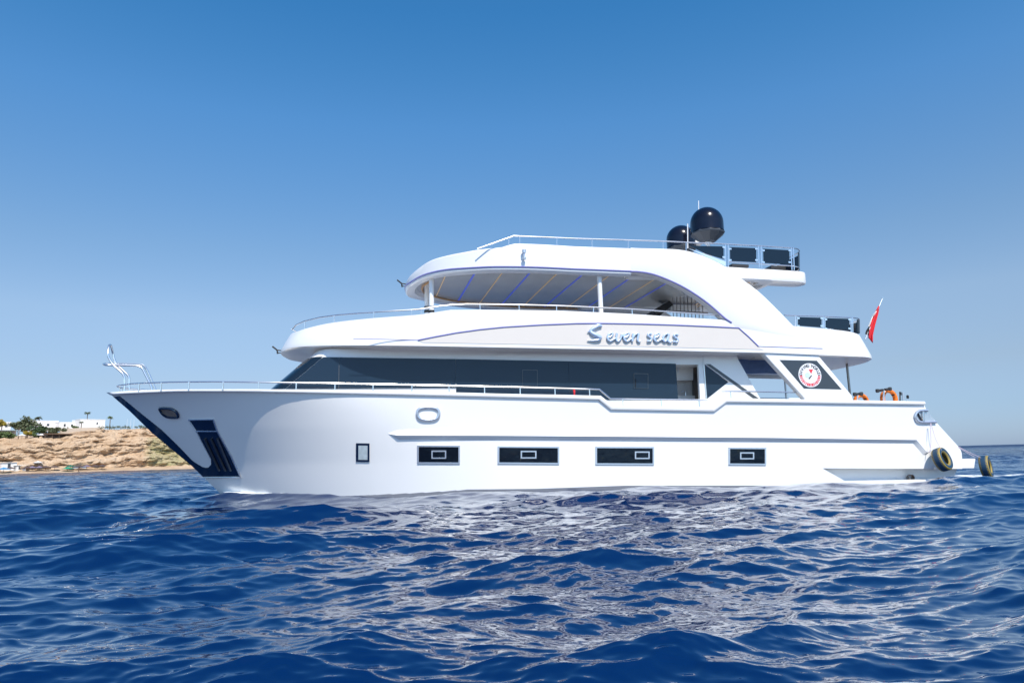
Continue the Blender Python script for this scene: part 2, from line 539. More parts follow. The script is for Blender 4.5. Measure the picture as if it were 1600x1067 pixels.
# oval fairlead
def oval(cx, cy, a, b, n=28, p=2.7, k=0.0):
    return [(cx + a * math.copysign(abs(math.cos(t)) ** (2 / p), math.cos(t)), cy + k * math.copysign(abs(math.cos(t)) ** (2 / p), math.cos(t)) + b * math.copysign(abs(math.sin(t)) ** (2 / p), math.sin(t))) for t in [2 * math.pi * i / n for i in range(n)]]
fl = decal(oval(668.8, 646.2, 16.5, 9.6), 0.012, M['white'], 'fairlead', yacht, step=8)
hull_tube(oval(668.8, 646.2, 16.7, 9.8), 0.02, 0.058, M['chrome'], 'fairlead_ring', fl, sub=1, closed=True, seg=10)
# lower hull windows
def hull_window(x0, y0, x1, y1, k, hatch, name='hull_window'):
    fr = decal(rect(x0, y0, x1, y1, k), 0.035, M['chrome'], name, yacht, step=12)
    e = 2.4
    decal(rect(x0 + e, y0 + e, x1 - e, y1 - e, k), 0.041, M['portglass'], 'pane', fr, th=0.02, step=12)
    if hatch:
        a0, b0_, a1, b1 = hatch
        decal(rect(a0, b0_, a1, b1), 0.062, M['chrome'], 'hatch_frame', fr, th=0.03, step=12)
        decal(rect(a0 + 2, b0_ + 2, a1 - 2, b1 - 2), 0.066, M['portglass'], 'hatch_pane', fr, th=0.02, step=12)
hull_window(652, 695.2, 718.5, 723.7, 0.6, (674, 703.3, 697, 716))
hull_window(777.5, 696.6, 873.5, 724.3, 0.8, (813, 704, 837.5, 716))
hull_window(930, 697.4, 1021.5, 725.6, 0.4, (991, 705, 1014, 716.8))
hull_window(1137.7, 698.6, 1196.5, 726, 0.4, (1155, 706.3, 1177, 717.3))
sw = decal(rect(556.5, 692, 577.5, 720.8, 0.4), 0.03, M['navy'], 'cabin_window', yacht, step=12)
decal(rect(560.3, 695.5, 574.5, 717.5, 0.3), 0.036, mat('window_blind', (0.45, 0.52, 0.55), 0.3, var=0.4, scale=6), 'pane', sw, th=0.02, step=12)

# rubbing strake
A_ = [(606, 677), (622, 671.5), (700, 667.5), (900, 668.5), (1200, 671.5), (1438, 675), (1457, 703)]
B_ = [(607.5, 677.8), (622, 679.2), (700, 679.7), (900, 681.2), (1200, 683.7), (1429, 687), (1447, 707)]
C_ = [(608.5, 678.4), (623, 686.8), (700, 687.3), (900, 687.6), (1200, 690), (1426, 692), (1442.5, 710.6)]
offB = [0.01, 0.11, 0.12, 0.12, 0.12, 0.10, 0.06]
ra, rm, rb, rc = [], [], [], []
for i in range(6):
    n = 3 if i in (0, 5) else 10
    for k in range(n + (1 if i == 5 else 0)):
        q = k / n
        L2 = lambda X: (X[i][0] + (X[i + 1][0] - X[i][0]) * q, X[i][1] + (X[i + 1][1] - X[i][1]) * q)
        o = offB[i] + (offB[i + 1] - offB[i]) * q
        pa, pb, pc = L2(A_), L2(B_), L2(C_)
        ra.append(surf(*pa, 0.001)); rm.append(surf(pa[0] * .4 + pb[0] * .6, pa[1] * .4 + pb[1] * .6, o * 0.45)); rb.append(surf(*pb, o)); rc.append(surf(*pc, 0.001))
sk = MB().grid([ra, rm, rb, rc])
sk.f.append((len(ra) - 1, 2 * len(ra) - 1, 3 * len(ra) - 1, 4 * len(ra) - 1))
sk.build('rubbing_strake', M['white'], hull, smooth=28)

# swim platform
pf = MB()
p0, p1 = sz(1500, 717.4, -2.9), sz(1524, 716.2, -2.9)
q1, q0 = sz(1522, 732, -2.9), sz(1500, 732.2, -2.9)
pf.prism([p0, p1, q1, q0], -2.92, 2.92)
pf.build('swim_platform', M['white'], yacht, bevel=0.03, smooth=0)
# stern fairlead with chrome trim
sf = decal([(1429.5, 650), (1431.5, 645), (1436, 641.6), (1446, 641.4), (1450.5, 644), (1459.5, 656), (1458, 658.7), (1436.5, 659), (1431.5, 655.5)], 0.012, M['chrome'], 'stern_fairlead', yacht, step=6)
hull_tube([(1461.5, 659.2), (1437, 659.3), (1431, 656), (1428.9, 650.3), (1431, 644.6), (1437, 641.2), (1448, 641.2)], 0.03, 0.055, M['chrome'], 'fairlead_ring', sf, sub=4, smoothp=True, seg=8)
hull_tube([(1433, 646), (1438, 655), (1441, 658)], 0.04, 0.03, M['darksteel'], 'bollard', sf, sub=3)
hull_tube([(1440.5, 643), (1441.5, 658)], 0.05, 0.05, M['steel'], 'bollard', sf, sub=3)
for b in (1420,):
    xo = P(1422, 746, -2.62)
    ex = MB().lathe([(0.10, -0.05), (0.12, 0.0), (0.12, 0.10), (0.09, 0.12), (0.085, 0.02), (0.01, 0.02)], seg=20)
    o = ex.build('exhaust_outlet', M['darksteel'], yacht); o.location = xo; o.rotation_euler = (R(90), 0, 0)

# ------------------------------------------------------------------ deck outlines swept into slabs
def outline(sf, a, b, se, c, n=2.2, nf=30, nm=24, nc=12, bfun=None, n2=2.6):
    pts = []
    for i in range(nf):
        w = 0.5 * math.pi * i / (nf - 1)
        pts.append((sf + a * (1 - math.cos(w) ** (2 / n)), -b * math.sin(w) ** (2 / n)))
    for i in range(1, nm):
        pts.append((sf + a + (se - c - sf - a) * i / nm, -b))
    for i in range(nc):
        w = 0.5 * math.pi * i / (nc - 1)
        pts.append((se - c + c * math.sin(w) ** (2 / n2), -b * max(0.0, math.cos(w)) ** (2 / n2)))
    return pts
def hb(sf, a, b, n=2.2):
    def fn(s, z=0):
        u = (s - sf) / a
        if u <= 0: return 0.0
        if u >= 1: return b
        return b * (1 - (1 - u) ** n) ** (1 / n)
    return fn
def trace(pxs, fn):
    if len(pxs) > 6: pxs = [(q.x, q.y) for q in smooth_path([(a, b, 0) for a, b in pxs[:6]], 4)] + list(pxs[6:])
    ps = [hit(x, y, fn) for x, y in pxs]
    return interp([p.x for p in ps], [p.z for p in ps])
def slab(rows3, cap_first=True, cap_last=True):
    m = MB(); m.grid(rows3).mirror()
    for r, c in ((rows3[0], cap_first), (rows3[-1], cap_last)):
        if c: m.grid([r, [(s, -t, z) for s, t, z in r]])
    return m

# --- upper deck
BU = 3.3
sfb = P(440, 546, 0).x; sft = P(454.5, 521, 0).x
seb = P(1373.5, 553, -2.6).x; set_ = P(1356, 522, -2.6).x
AU = 4.6
hb_b, hb_t = hb(sfb, AU, BU), hb(sft, AU, BU)
zt_u = trace([(454.5, 520.5), (476, 513), (500, 507), (526.5, 502.5), (577, 497), (653, 491.4), (686, 486), (703.6, 483.5), (800, 483.8), (880, 485.2), (981, 489.8), (1057, 494.8), (1133, 499.4), (1239, 508.7), (1290, 513), (1327.5, 517), (1354, 521.5)], hb_t)
zf_u = trace([(440.5, 545), (458, 538.6), (501, 536), (577, 535.8), (653, 536), (720, 537), (800, 538.5), (1000, 542), (1190, 547), (1280, 550), (1361, 553), (1373, 553.5)], hb_b)
zl_u = trace([(439.5, 551), (458, 544.5), (501, 541.5), (577, 541), (653, 541.8), (800, 544.5), (1000, 548), (1200, 552.3), (1361, 559.5), (1372, 560)], hb_b)
oB = outline(sfb, AU, BU, seb, 1.5)
oL = outline(sfb + 0.06, AU, BU - 0.07, seb - 0.05, 1.5)
oI = outline(sfb + 0.35, AU, BU - 0.3, seb - 0.3, 1.5)
oT = outline(sft, AU, BU - 0.001, set_, 1.5)
oTi = outline(sft + 0.14, AU, BU - 0.14, set_ - 0.14, 1.5)
ud = slab([
    [(s, t, zl_u(s) + 0.03) for s, t in oI],
    [(s, t, zl_u(s)) for s, t in oL],
    [(s, t, zl_u(s) * .75 + zf_u(s) * .25) for s, t in oB],
    [(s, t, zf_u(s)) for s, t in oB],
    [(a[0] * .5 + b[0] * .5, a[1] * .5 + b[1] * .5, zf_u(a[0]) * .5 + zt_u(b[0]) * .5) for a, b in zip(oB, oT)],
    [(s, t, zt_u(s) - 0.03) for s, t in oT],
    [(a[0] * .7 + b[0] * .3, a[1] * .7 + b[1] * .3, zt_u(a[0])) for a, b in zip(oT, oTi)],
    [(s, t, zt_u(s)) for s, t in oTi],
    [(s, t, zl_u(s) + 0.35) for s, t in oTi]])
upper = ud.build('upper_deck', M['white'], yacht, smooth=35)

def side(pxpoly, t): return [sz(x, y, t) for x, y in pxpoly]
def plate(pxpoly, t, th, name, m, parent, both=False, bevel=0.0):
    d = MB().prism(side(pxpoly, t), t, t + th)
    if both: d.mirror()
    return d.build(name, m, parent, smooth=0, bevel=bevel)
# cream name panel with lilac edging
CREST = [(653, 531.4), (680, 526), (712.5, 520), (750, 514.8), (787.5, 511), (845, 507.6), (900, 505.5), (939, 505.2), (1000, 506.2), (1053, 507.8), (1110, 510.2), (1154, 512.4), (1170, 526.5), (1185, 541.2)]
panel = plate(CREST + [(1193, 546.3), (1000, 541.3), (800, 537.6), (720, 536.2), (660, 535)], -BU - 0.012, 0.02, 'name_panel', M['cream'], upper)
def ribbon(pts, t, r, name, m, parent, both=False):
    d = MB().tube([P(x, y, t) for x, y in pts], r, seg=6)
    if both: d.mirror()
    return d.build(name, m, parent)
ribbon([(c[0], c[1]) for c in CREST], -BU - 0.012, 0.028, 'lilac_moulding', M['lilac'], upper)
ribbon([(552, 529.2), (600, 530), (653, 531.4)], -BU - 0.0, 0.012, 'lilac_moulding', M['lilac'], upper)
ribbon([(1185, 541.2), (1240, 543), (1285, 544.6)], -BU - 0.0, 0.014, 'lilac_moulding', M['lilac'], upper)

# --- lettering
def letter(strokes, wid):
    d = MB()
    for st_ in strokes:
        pts = [(910 + p[0] / 10, 500 + p[1] / 10, p[2] if len(p) > 2 else wid) for p in st_]
        sp = smooth_path(pts, 5)
        ctr = [P(p[0], p[1], -BU - 0.06) for p in sp]
        rad = [max(0.006, p[2] / 20 * 0.0212 * 1.28) for p in sp]
        d.tube(ctr, rad, seg=10)
    d.build('letter', M['letter'], panel, smooth=60)
letter([[(305, 100, 26), (255, 88, 50), (190, 120, 52), (128, 165, 40), (150, 205, 52), (215, 240, 66), (268, 275, 62), (255, 305, 44), (180, 320, 32), (80, 318, 14)], [(100, 180, 20), (80, 190, 8)]], 40)
letter([[(405, 275), (455, 250), (472, 218), (440, 205), (402, 240), (396, 295), (430, 328), (478, 305), (510, 285)]], 29)
letter([[(540, 207), (528, 280), (545, 330), (590, 300), (620, 222), (636, 260)]], 29)
letter([[(655, 275), (708, 250), (728, 218), (695, 206), (658, 240), (652, 298), (688, 330), (735, 308), (765, 290)]], 29)
letter([[(795, 212), (785, 270), (782, 332)], [(788, 275), (830, 220), (876, 222), (862, 300), (878, 337), (908, 325)]], 29)
letter([[(1080, 222), (1040, 214), (1025, 245), (1072, 282), (1065, 325), (1012, 330)]], 29)
letter([[(1125, 280), (1182, 252), (1200, 222), (1168, 212), (1132, 245), (1124, 305), (1160, 336), (1210, 312), (1245, 300)]], 29)
letter([[(1345, 228), (1305, 218), (1266, 262), (1265, 318), (1298, 332), (1338, 265), (1350, 222), (1335, 320), (1362, 346), (1395, 333)]], 29)
letter([[(1495, 236), (1450, 224), (1430, 254), (1485, 295), (1478, 340), (1418, 336)]], 29)

# --- roof / sun deck
BR = 3.3
sr = P(633.5, 447, 0).x
AR = 4.9
hb_r = hb(sr, AR, BR)
zt_r = trace([(634.3, 440), (639.4, 431), (656, 417), (675, 405.6), (703, 397.8), (746, 389.7), (784, 386), (802.5, 380), (900, 384.6), (985, 387.6)], hb_r)
zb_r = trace([(634.5, 447), (639.4, 444), (656, 433.8), (675, 427.3), (703, 422.3), (759, 418.7), (802.5, 418.4), (900, 422), (930, 423), (985, 425.3)], hb_r)
s985 = P(985, 400, -BR).x
s_sl0 = P(1133, 416, -2.95).x
def zt_slab(s): return interp([s985, s_sl0, P(1252, 424, -2.95).x], [zt_r(s985) - 0.25, P(1133, 416.4, -2.95).z, P(1252, 424, -2.95).z])(s)
zb_sl = interp([s985, P(1133, 431, -2.95).x, P(1256, 438, -2.95).x], [zb_r(s985), P(1133, 431, -2.95).z, P(1256, 438, -2.95).z])
def ztr(s): return zt_r(s) if s <= s985 + 0.01 else zt_slab(s)
def zbr(s): return zb_r(s) if s <= s985 + 0.01 else zb_sl(s)
ser = 9.42
S_WING = P(1257, 436, -2.6).x
def roof_outline(ins, dz=0):
    pts = []
    b = BR - ins
    for i in range(36):
        w = 0.5 * math.pi * i / 35
        pts.append((sr + ins + (AR - ins * 0.3) * (1 - math.cos(w) ** (2 / 2.2)), -b * math.sin(w) ** (2 / 2.2)))
    s1 = pts[-1][0]
    for i in range(1, 21): pts.append((s1 + (s985 - s1) * i / 20, -b))
    b2 = 2.95 - ins
    for i in range(0, 16): pts.append((s985 + 0.02 + (ser - 0.42 - s985) * i / 15, -b2))
    for i in range(1, 16):
        w = 0.5 * math.pi * i / 15
        pts.append((ser - 0.4 + (0.4 - ins * 0.5) * math.sin(w) ** (2 / 3.4), -b2 * max(0, math.cos(w)) ** (2 / 8.0)))
    return pts
ro0, ro1, ro2, ro3 = roof_outline(0), roof_outline(0.05), roof_outline(0.34), roof_outline(0.20)
def lipz(s, d): return zbr(s) - d
rows = [[(s, t, lipz(s, -0.02)) for s, t in roof_outline(0.42)],
        [(s, t, lipz(s, 0.09)) for s, t in ro2],
        [(s, t, lipz(s, 0.10)) for s, t in ro1],
        [(s, t, lipz(s, 0.05)) for s, t in ro0],
        [(s, t, lipz(s, 0.0)) for s, t in ro0],
        [(s, t, zbr(s) * .5 + ztr(s) * .5) for s, t in ro0],
        [(s, t, ztr(s) - min(0.05, 0.3 * (ztr(s) - zbr(s)))) for s, t in ro0],
        [(s, t, ztr(s)) for s, t in ro1],
        [(s, t, ztr(s) + 0.0) for s, t in ro3],
        [(s, t, zbr(s) + 0.3 * (ztr(s) - zbr(s))) for s, t in roof_outline(0.24)]]
roof = slab(rows, cap_first=False).build('sun_deck', M['white'], yacht, smooth=38)
for sg in (-1, 1):                                   # slim side wings behind the main roof
    pl_ = [(ser - 0.6, -2.947), (S_WING - 0.55, -2.947)] + [(S_WING - 0.55 + 0.55 * math.sin(a), -2.60 - 0.347 * math.cos(a)) for a in [0.5 * math.pi * k / 8 for k in range(1, 9)]] + [(S_WING - 0.02, -2.4), (S_WING - 0.12, -2.28), (S_WING - 0.3, -2.22), (ser - 0.6, -2.2)]
    wd = MB(); rws_ = []
    ctr_ = (S_WING - 1.2, -2.57)
    for fr_, zf_ in ((0.86, lambda s: zb_sl(s) - 0.09), (0.95, lambda s: zb_sl(s) - 0.07), (1.0, lambda s: zb_sl(s)), (1.0, lambda s: zt_slab(s) - 0.05), (0.97, lambda s: zt_slab(s))):
        rws_.append([(s if s < ser else s + (ctr_[0] - s) * (1 - fr_) * 0.25, sg * (-1) * (ctr_[1] + (t - ctr_[1]) * fr_), zf_(s)) for s, t in pl_])
    wd.grid(rws_, True); n_ = len(pl_)
    wd.f.append(tuple(range(n_))); wd.f.append(tuple(range(4 * n_, 5 * n_)))
    wd.build('deck_wing', M['white'], roof, smooth=40)
ri = roof_outline(0.41)
MB().grid([[(s, t, zbr(s) + 0.018) for s, t in ri], [(s, -t, zbr(s) + 0.018) for s, t in ri]]).build('ceiling', M['ceil'], roof, smooth=60)
# lilac line along the lower edge of the roof and the arch
ROOFLINE = [(x, zb) for x, zb in ()]
ll = [(s, t - 0.012, zbr(s) + 0.03) for s, t in ro0 if s <= s985 + 0.005]
far = [(s, -t, z) for s, t, z in ll[1:]]
MB().tube(list(reversed(far)) + ll, 0.03, seg=6).build('lilac_moulding', M['lilac'], roof)
# wooden inner rim of the ceiling
wr = [(s, t, zbr(s) - 0.03) for s, t in roof_outline(0.62) if s < s985]
MB().tube(list(reversed([(s, -t, z) for s, t, z in wr[1:]])) + wr[:8], 0.035, seg=6).build('wood_rim', M['wood'], roof)
# ceiling strips
def strip(px, py, w, m, name):
    p = P(px, py, -2.9); s = p.x; z = zbr(s) + 0.018
    hbx = min(hb_r(s - w) - 0.55, 2.75)
    MB().box((s - w, -hbx, z - 0.012), (s + w, hbx, z - 0.002)).build(name, m, roof, smooth=0)
for x in (703, 789, 873, 955, 1033): strip(x, 425, 0.017, M['gold'], 'gold_strip')
for x in (747, 831, 913, 992, 1062): strip(x, 425, 0.034, M['blue'], 'blue_strip')
for x in (1178, 1187): strip(x, 436, 0.03, M['gold'], 'gold_strip')
# roof arch
ARCH_O = [(985, 387.6), (1042, 389), (1067, 391), (1088, 396), (1107.7, 403.7), (1133, 416.6), (1152, 431), (1183.6, 454), (1212, 481), (1239, 508.7), (1262, 530)]
ARCH_I = [(1150, 512), (1143, 505), (1133, 498.6), (1121, 488), (1107.7, 476.5), (1090, 463.5), (1070, 451), (1051, 441.5), (1032, 433.6), (1016, 428.6), (999, 425.9), (985, 425.3)]
def densify(p, n=3): return [(q.x, q.y) for q in smooth_path([(a, b, 0) for a, b in p], n)]
AO, AI = densify(ARCH_O[:-1]) + [ARCH_O[-1]], [ARCH_I[0]] + densify(ARCH_I[1:])
poly = side(AO + AI, -BR)
for sg in (-1, 1):
    a = MB().prism(poly, sg * (BR + (0.003)), sg * (BR - 0.36))
    arch = a.build('arch', M['white'], yacht, smooth=30, bevel=0.012)
    inner = side(AI[1:], -BR)
    d = MB().tube([(s, sg * (BR + 0.012), z + 0.02) for s, z in inner], 0.03, seg=6); d.build('lilac_moulding', M['lilac'], arch)
# posts carrying the roof
def post(px, ytop, ybot, t, r, name='roof_post', parent=None, m='white', seg=14):
    a, b = P(px, ytop, t), P(px, ybot, t)
    s = a.x
    return MB().tube([(s, t, b.z - 0.15), (s, t, a.z + 0.02)], r, seg=seg).build(name, M[m], parent or yacht)
post(936, 426, 487, -2.98, 0.085)
p_a = post(674, 430, 494, -1.5, 0.085); p_b = post(666.6, 431, 494, -0.1, 0.08)
for pp, px, t, r in ((p_a, 674, -1.5, 0.10), (p_b, 666.6, -0.1, 0.098)):
    s = P(px, 450, t).x
    MB().tube([(s, t, P(px, 488.5, t).z), (s, t, P(px, 485, t).z)], r, seg=14).build('black_band', M['black'], pp)
    MB().tube([(s, t, P(px, 481, t).z), (s, t, P(px, 479, t).z)], r, seg=14).build('black_band', M['black'], pp)
# stair balusters and lockers on the upper deck
stair = None
for k in range(9):
    x = 1052 + k * 5.8
    b = MB().tube([P(x, 497, 0.6), P(x - 1.2, 446, 0.6)], 0.016, seg=6)
    if stair is None:
        stair = MB().tube([P(1046, 485.5, 0.6), P(1106, 489, 0.6)], 0.03, seg=8).build('stair_railing', M['darksteel'], yacht)
    b.build('baluster', M['darksteel'], stair)
MB().prism(side([(1048, 475.5), (1089, 477), (1089, 485), (1048, 484)], 1.6), 1.6, 2.1).build('deck_locker', M['deckwhite'], yacht, smooth=0)
MB().prism(side([(1020, 486), (1046, 470), (1052, 476), (1030, 494)], 1.2), 1.2, 1.9).build('stairway', M['dark'], yacht, smooth=0)
# spotlights / cameras on the fronts
def spot(px, py, t, scale, parent):
    c = P(px, py, t)
    d = MB().tube([c + Vector((-0.16, 0, 0.13)) * scale, c, c + Vector((0.02, 0, -0.13)) * scale], 0.028 * scale, seg=8)
    d.tube([c, c + Vector((0.25, 0, -0.03)) * scale], 0.022 * scale, seg=8)
    d.tube([c + Vector((0.04, 0, -0.1)) * scale, c + Vector((0.22, 0, -0.1)) * scale], 0.018 * scale, seg=8)
    d.build('floodlight', M['black'], parent)
spot(627.5, 443, 0.0, 1.0, roof); spot(433, 547, 0.0, 1.0, upper)
c = P(819, 397, -BR - 0.06)
MB().lathe([(0.01, -0.2), (0.06, -0.19), (0.07, -0.12), (0.03, -0.1), (0.03, 0.02), (0.07, 0.04), (0.075, 0.14), (0.02, 0.17)], c=c, seg=14).build('camera_mount', M['chrome'], roof)

# ------------------------------------------------------------------ deckhouse
TD = -2.45
def dh(pxs, t=TD): return side(pxs, t)
zr = zl_u(0) + 0.1
fb = P(445.5, 607, TD); ft = P(504, 557.6, TD)
slope = (ft.x - fb.x) / (ft.z - fb.z)
zdk = f_nom(0) - 0.9
def wf(z): return fb.x + slope * (max(z, fb.z - 0.05) - fb.z)
sD0 = sz(1056, 600, TD)[0]; sD1 = sz(1092, 600, TD)[0]
dhm = MB()
cr_ = 0.75
def fr_row(z, ins=0.0):
    r = []
    for i in range(13):
        w = 0.5 * math.pi * i / 12
        r.append((wf(z) - cr_ + ins + cr_ * (1 - math.cos(w) ** 0.9), TD * math.sin(w) ** 0.8 + ins * math.sin(w), z))
    r.append((sD0, TD + ins, z))
    return r
zlev = [fb.z - 0.45, fb.z - 0.02, ft.z + 0.02, zr]
dhm.grid([fr_row(z, 0.03) for z in zlev]).mirror()
dhm.box((-4.5, TD + 0.034, zdk), (sD0 - 0.004, -TD - 0.034, fb.z - 0.40))
g_ = fr_row(fb.z - 0.45, 0.03)[-1]; h_ = fr_row(zr, 0.03)[-1]
dhm.grid([[(g_[0], g_[1], g_[2]), (h_[0], h_[1], h_[2])], [(g_[0], -g_[1], g_[2]), (h_[0], -h_[1], h_[2])]])
house = dhm.build('deckhouse', M['white'], yacht, smooth=35)
# curved windscreen
MB().grid([[p for p in fr_row(z)[:13]] for z in np.linspace(fb.z, ft.z + 0.01, 6)]).mirror().build('windscreen', M['tint'], house, smooth=50)
# long side windows
def ytopw(x): return np.interp(x, [504, 800, 1054], [557.8, 562.2, 568.2])
def botw(x): return 640.0
WB = fb.z
def side_window(x0, x1, raked=False):
    a, b = P(x0, ytopw(x0), TD), P(x1, ytopw(x1), TD)
    g = 0.003
    zb = fb.z if x1 < 760 else P(800, 625, TD).z
    if x0 > 880: zb = P(1000, 623.5, TD).z
    bl = wf(zb) + 0.03 if raked else a.x + g
    tl = wf(a.z) + 0.03 if raked else a.x + g
    # the raked first pane starts at the corner line
    return MB().prism([(tl, a.z), (b.x - g, b.z), (b.x - g, zb), (bl, zb)], TD - 0.006, TD + 0.024).build('side_window', M['glass'], house, smooth=0)
side_window(505, 530, True); side_window(530, 712); w3 = side_window(712, 888); w4 = side_window(888, 1056)
def vent(x0, y0, x1, y1, parent):
    pl = [P(x, y, TD - 0.012) for x, y in ((x0, y0), (x1, y0 + .3), (x1, y1 + .3), (x0, y1))]
    MB().tube(pl, 0.005, seg=5, closed=True).build('opening_frame', M['darksteel'], parent)
vent(816.5, 578, 839.5, 603, w3)
vh = MB().prism(side([(990.5, 583.5), (1012.5, 584), (1012.5, 607), (990.5, 606.5)], TD - 0.02), TD - 0.02, TD + 0.01).build('opening_pane', M['glass'], w4, smooth=0)
MB().tube([P(993, 592, TD - .03), P(993, 605, TD - .03)], 0.014, seg=6).build('handle', M['black'], w4)
MB().tube([P(x, y, TD - .022) for x, y in ((990.5, 583.5), (1012.5, 584), (1012.5, 607), (990.5, 606.5))], 0.007, seg=5, closed=True).build('opening_frame', M['darksteel'], w4)
# galley seen through the open door
gal = MB(); gal.box((sD0 + 0.0, -1.15, zdk), (sD1 + 1.4, -1.05, zr)); gal.build('galley_wall', M['cab'], house, smooth=0)
cb = side([(1056, 571), (1083, 571.5), (1083, 594), (1057, 594)], -1.5)
cab = MB().prism(cb, -1.5, -1.16).build('wall_cabinet', mat('white_cabinet', (0.72, 0.71, 0.70), 0.35), house, smooth=0)
MB().tube([P(1059.5, 573, -1.53), P(1059.5, 582, -1.53)], 0.02, seg=8).build('handle', M['chrome'], cab)
cn = MB().prism(side([(1056, 618), (1086, 618), (1086, 650), (1056, 650)], -1.7), -1.7, -1.16).build('galley_counter', M['cab'], house, smooth=0)
MB().tube(smooth_path([P(1071, 621, -1.6), P(1071, 613, -1.6), P(1068, 610.5, -1.6), P(1064.5, 613, -1.6)], 4), 0.02, seg=8).build('tap', M['chrome'], cn)
MB().prism(side([(1083, 570), (1092, 570), (1092, 650), (1084, 650)], -1.4), -1.4, -1.3).build('tall_cupboard', M['darksteel'], house, smooth=0)
MB().box((sD0 - 0.01, TD + 0.033, P(1075, 569.3, TD).z), (sD1 + 0.3, -1.1, zr)).build('door_header', M['white'], house, smooth=0)
MB().box((sD0, TD + 0.02, zdk), (sD1 + .02, TD + 0.10, P(1075, 623.5, TD).z)).build('door_sill', M['white'], house, smooth=0)
plate([(1091.3, 569.6), (1099.5, 569.8), (1105.5, 645), (1095, 645)], TD - 0.03, 0.12, 'door_frame', M['white'], house)
ribbon([(1099.8, 571), (1104, 622)], TD - 0.06, 0.022, 'door_rail', M['steel'], house)
# aft wing wall
wing = plate([(1099, 548), (1150, 550), (1153.2, 561.3), (1187.5, 622), (1197, 650), (1099, 650)], TD, 0.14, 'wing_wall', M['white'], house)
plate([(1101.5, 569.9), (1138, 596.8), (1105, 622.6)], TD - 0.012, 0.011, 'wing_window', M['glass'], house)
plate([(1103, 568.7), (1110, 568.9), (1185.5, 622.4), (1177, 622)], TD - 0.014, 0.013, 'diagonal_stripe', mat('slate_paint', (0.06, 0.07, 0.085), 0.3), house)
ribbon([(1101, 569.3), (1140, 597.5)], TD - 0.02, 0.018, 'wing_trim', M['steel'], house)
# port side twin of the wing wall closes the aft saloon
wf_ = MB().prism(side([(1099, 548), (1150, 550), (1153.2, 561.3), (1187.5, 622), (1197, 650), (1099, 650)], TD), -TD, -TD - 0.14)
wf_.build('wing_wall', M['white'], house, smooth=0)
# raked aft pillars with the badge
PIL = [(1190, 549), (1276, 551.5), (1279.5, 556), (1331, 617.5), (1334, 627), (1257.5, 627), (1257, 622.5)]
for sg in (-1, 1):
    pl = MB().prism(side(PIL, -3.24), sg * 3.24, sg * 2.98).build('aft_pillar', M['white'], yacht, smooth=0, bevel=0.03)
    if sg < 0: pil = pl
plate([(1218, 562.3), (1276.2, 563.4), (1315.3, 608.4), (1256.3, 606.9)], -3.246, 0.012, 'pillar_glass', mat('slate_glass', (0.035, 0.042, 0.058), 0.12), pil)
bc = P(1265.6, 586.2, -3.255)
rx, rz_ = (P(1283.4, 586.2, -3.255).x - P(1247.8, 586.2, -3.255).x) / 2, (P(1265, 567.4, -3.255).z - P(1265, 605, -3.255).z) / 2
def disc(r0_, r1_, off, n=40):
    d = MB()
    rows_ = [[(bc.x + rx * r * math.cos(a), bc.y - off, bc.z + rz_ * r * math.sin(a)) for a in [2 * math.pi * k / n for k in range(n)]] for r in (r0_, r1_)]
    d.grid(rows_, True)
    return d
badge = disc(0.001, 1.0, 0.0)
badge.grid([[(bc.x + rx * math.cos(a), bc.y - o, bc.z + rz_ * math.sin(a)) for a in [2 * math.pi * k / 40 for k in range(40)]] for o in (0, -0.012)], True)
badge = badge.build('round_badge', mat('white_vinyl', (0.78, 0.79, 0.82), 0.35), yacht, smooth=30)
def text_mesh(txt, size):
    cu = bpy.data.curves.new('text', 'FONT'); cu.body = txt; cu.size = size; cu.align_x = 'CENTER'; cu.align_y = 'CENTER'; cu.extrude = 0.003; cu.offset = 0.0015
    o = bpy.data.objects.new('text', cu); COL.objects.link(o)
    bpy.context.view_layer.update()
    dg = bpy.context.evaluated_depsgraph_get()
    me = o.evaluated_get(dg).to_mesh()
    vs = [v.co.copy() for v in me.vertices]; fs = [tuple(p.vertices) for p in me.polygons]
    o.evaluated_get(dg).to_mesh_clear()
    bpy.data.objects.remove(o); bpy.data.curves.remove(cu)
    return vs, fs
def ring_text(txt, a0, a1, m, name, size=0.145, rad=0.79):
    d = MB()
    for i, chx in enumerate(txt):
        if chx == ' ': continue
        a = R(a0 + (a1 - a0) * i / (len(txt) - 1))
        vs, fs = text_mesh(chx, size)
        ca, sa = math.cos(a - math.pi / 2), math.sin(a - math.pi / 2)
        cx_, cz_ = bc.x + rx * rad * math.cos(a), bc.z + rz_ * rad * math.sin(a)
        d.add([(cx_ + v.x * ca - v.y * sa, bc.y - 0.008 - v.z, cz_ + v.x * sa + v.y * ca) for v in vs], fs)
    d.build(name, m, badge, smooth=0)
M['vinyl'] = mat('black_vinyl', (0.03, 0.03, 0.035), 0.5)
ring_text('DIVING', 172, 97.5, M['vinyl'], 'black_lettering'); ring_text('WORLD', 67.5, 8, M['vinyl'], 'black_lettering')
rt = MB()
for k in range(17):                                 # unreadable red characters along the lower half
    a = R(186 + k * 10.5)
    rr = (0.68, 0.92)
    da = 0.055 if k % 3 else 0.075
    if k in (7, 9): da = 0.095
    rt.add([(bc.x + rx * r * math.cos(a + e), bc.y - 0.006, bc.z + rz_ * r * math.sin(a + e)) for r, e in ((rr[0], -da), (rr[1], -da * .8), (rr[1], da * .8), (rr[0], da))], [(0, 1, 2, 3)])
rt.build('red_lettering', M['redpaint'], badge, smooth=0)
tri = MB().add([(bc.x + rx * x, bc.y - 0.006, bc.z + rz_ * z) for x, z in ((-0.08, 0.48), (0.32, 0.5), (0.12, 0.12))], [(0, 1, 2)])
tri.build('red_pennant', M['redpaint'], badge, smooth=0)
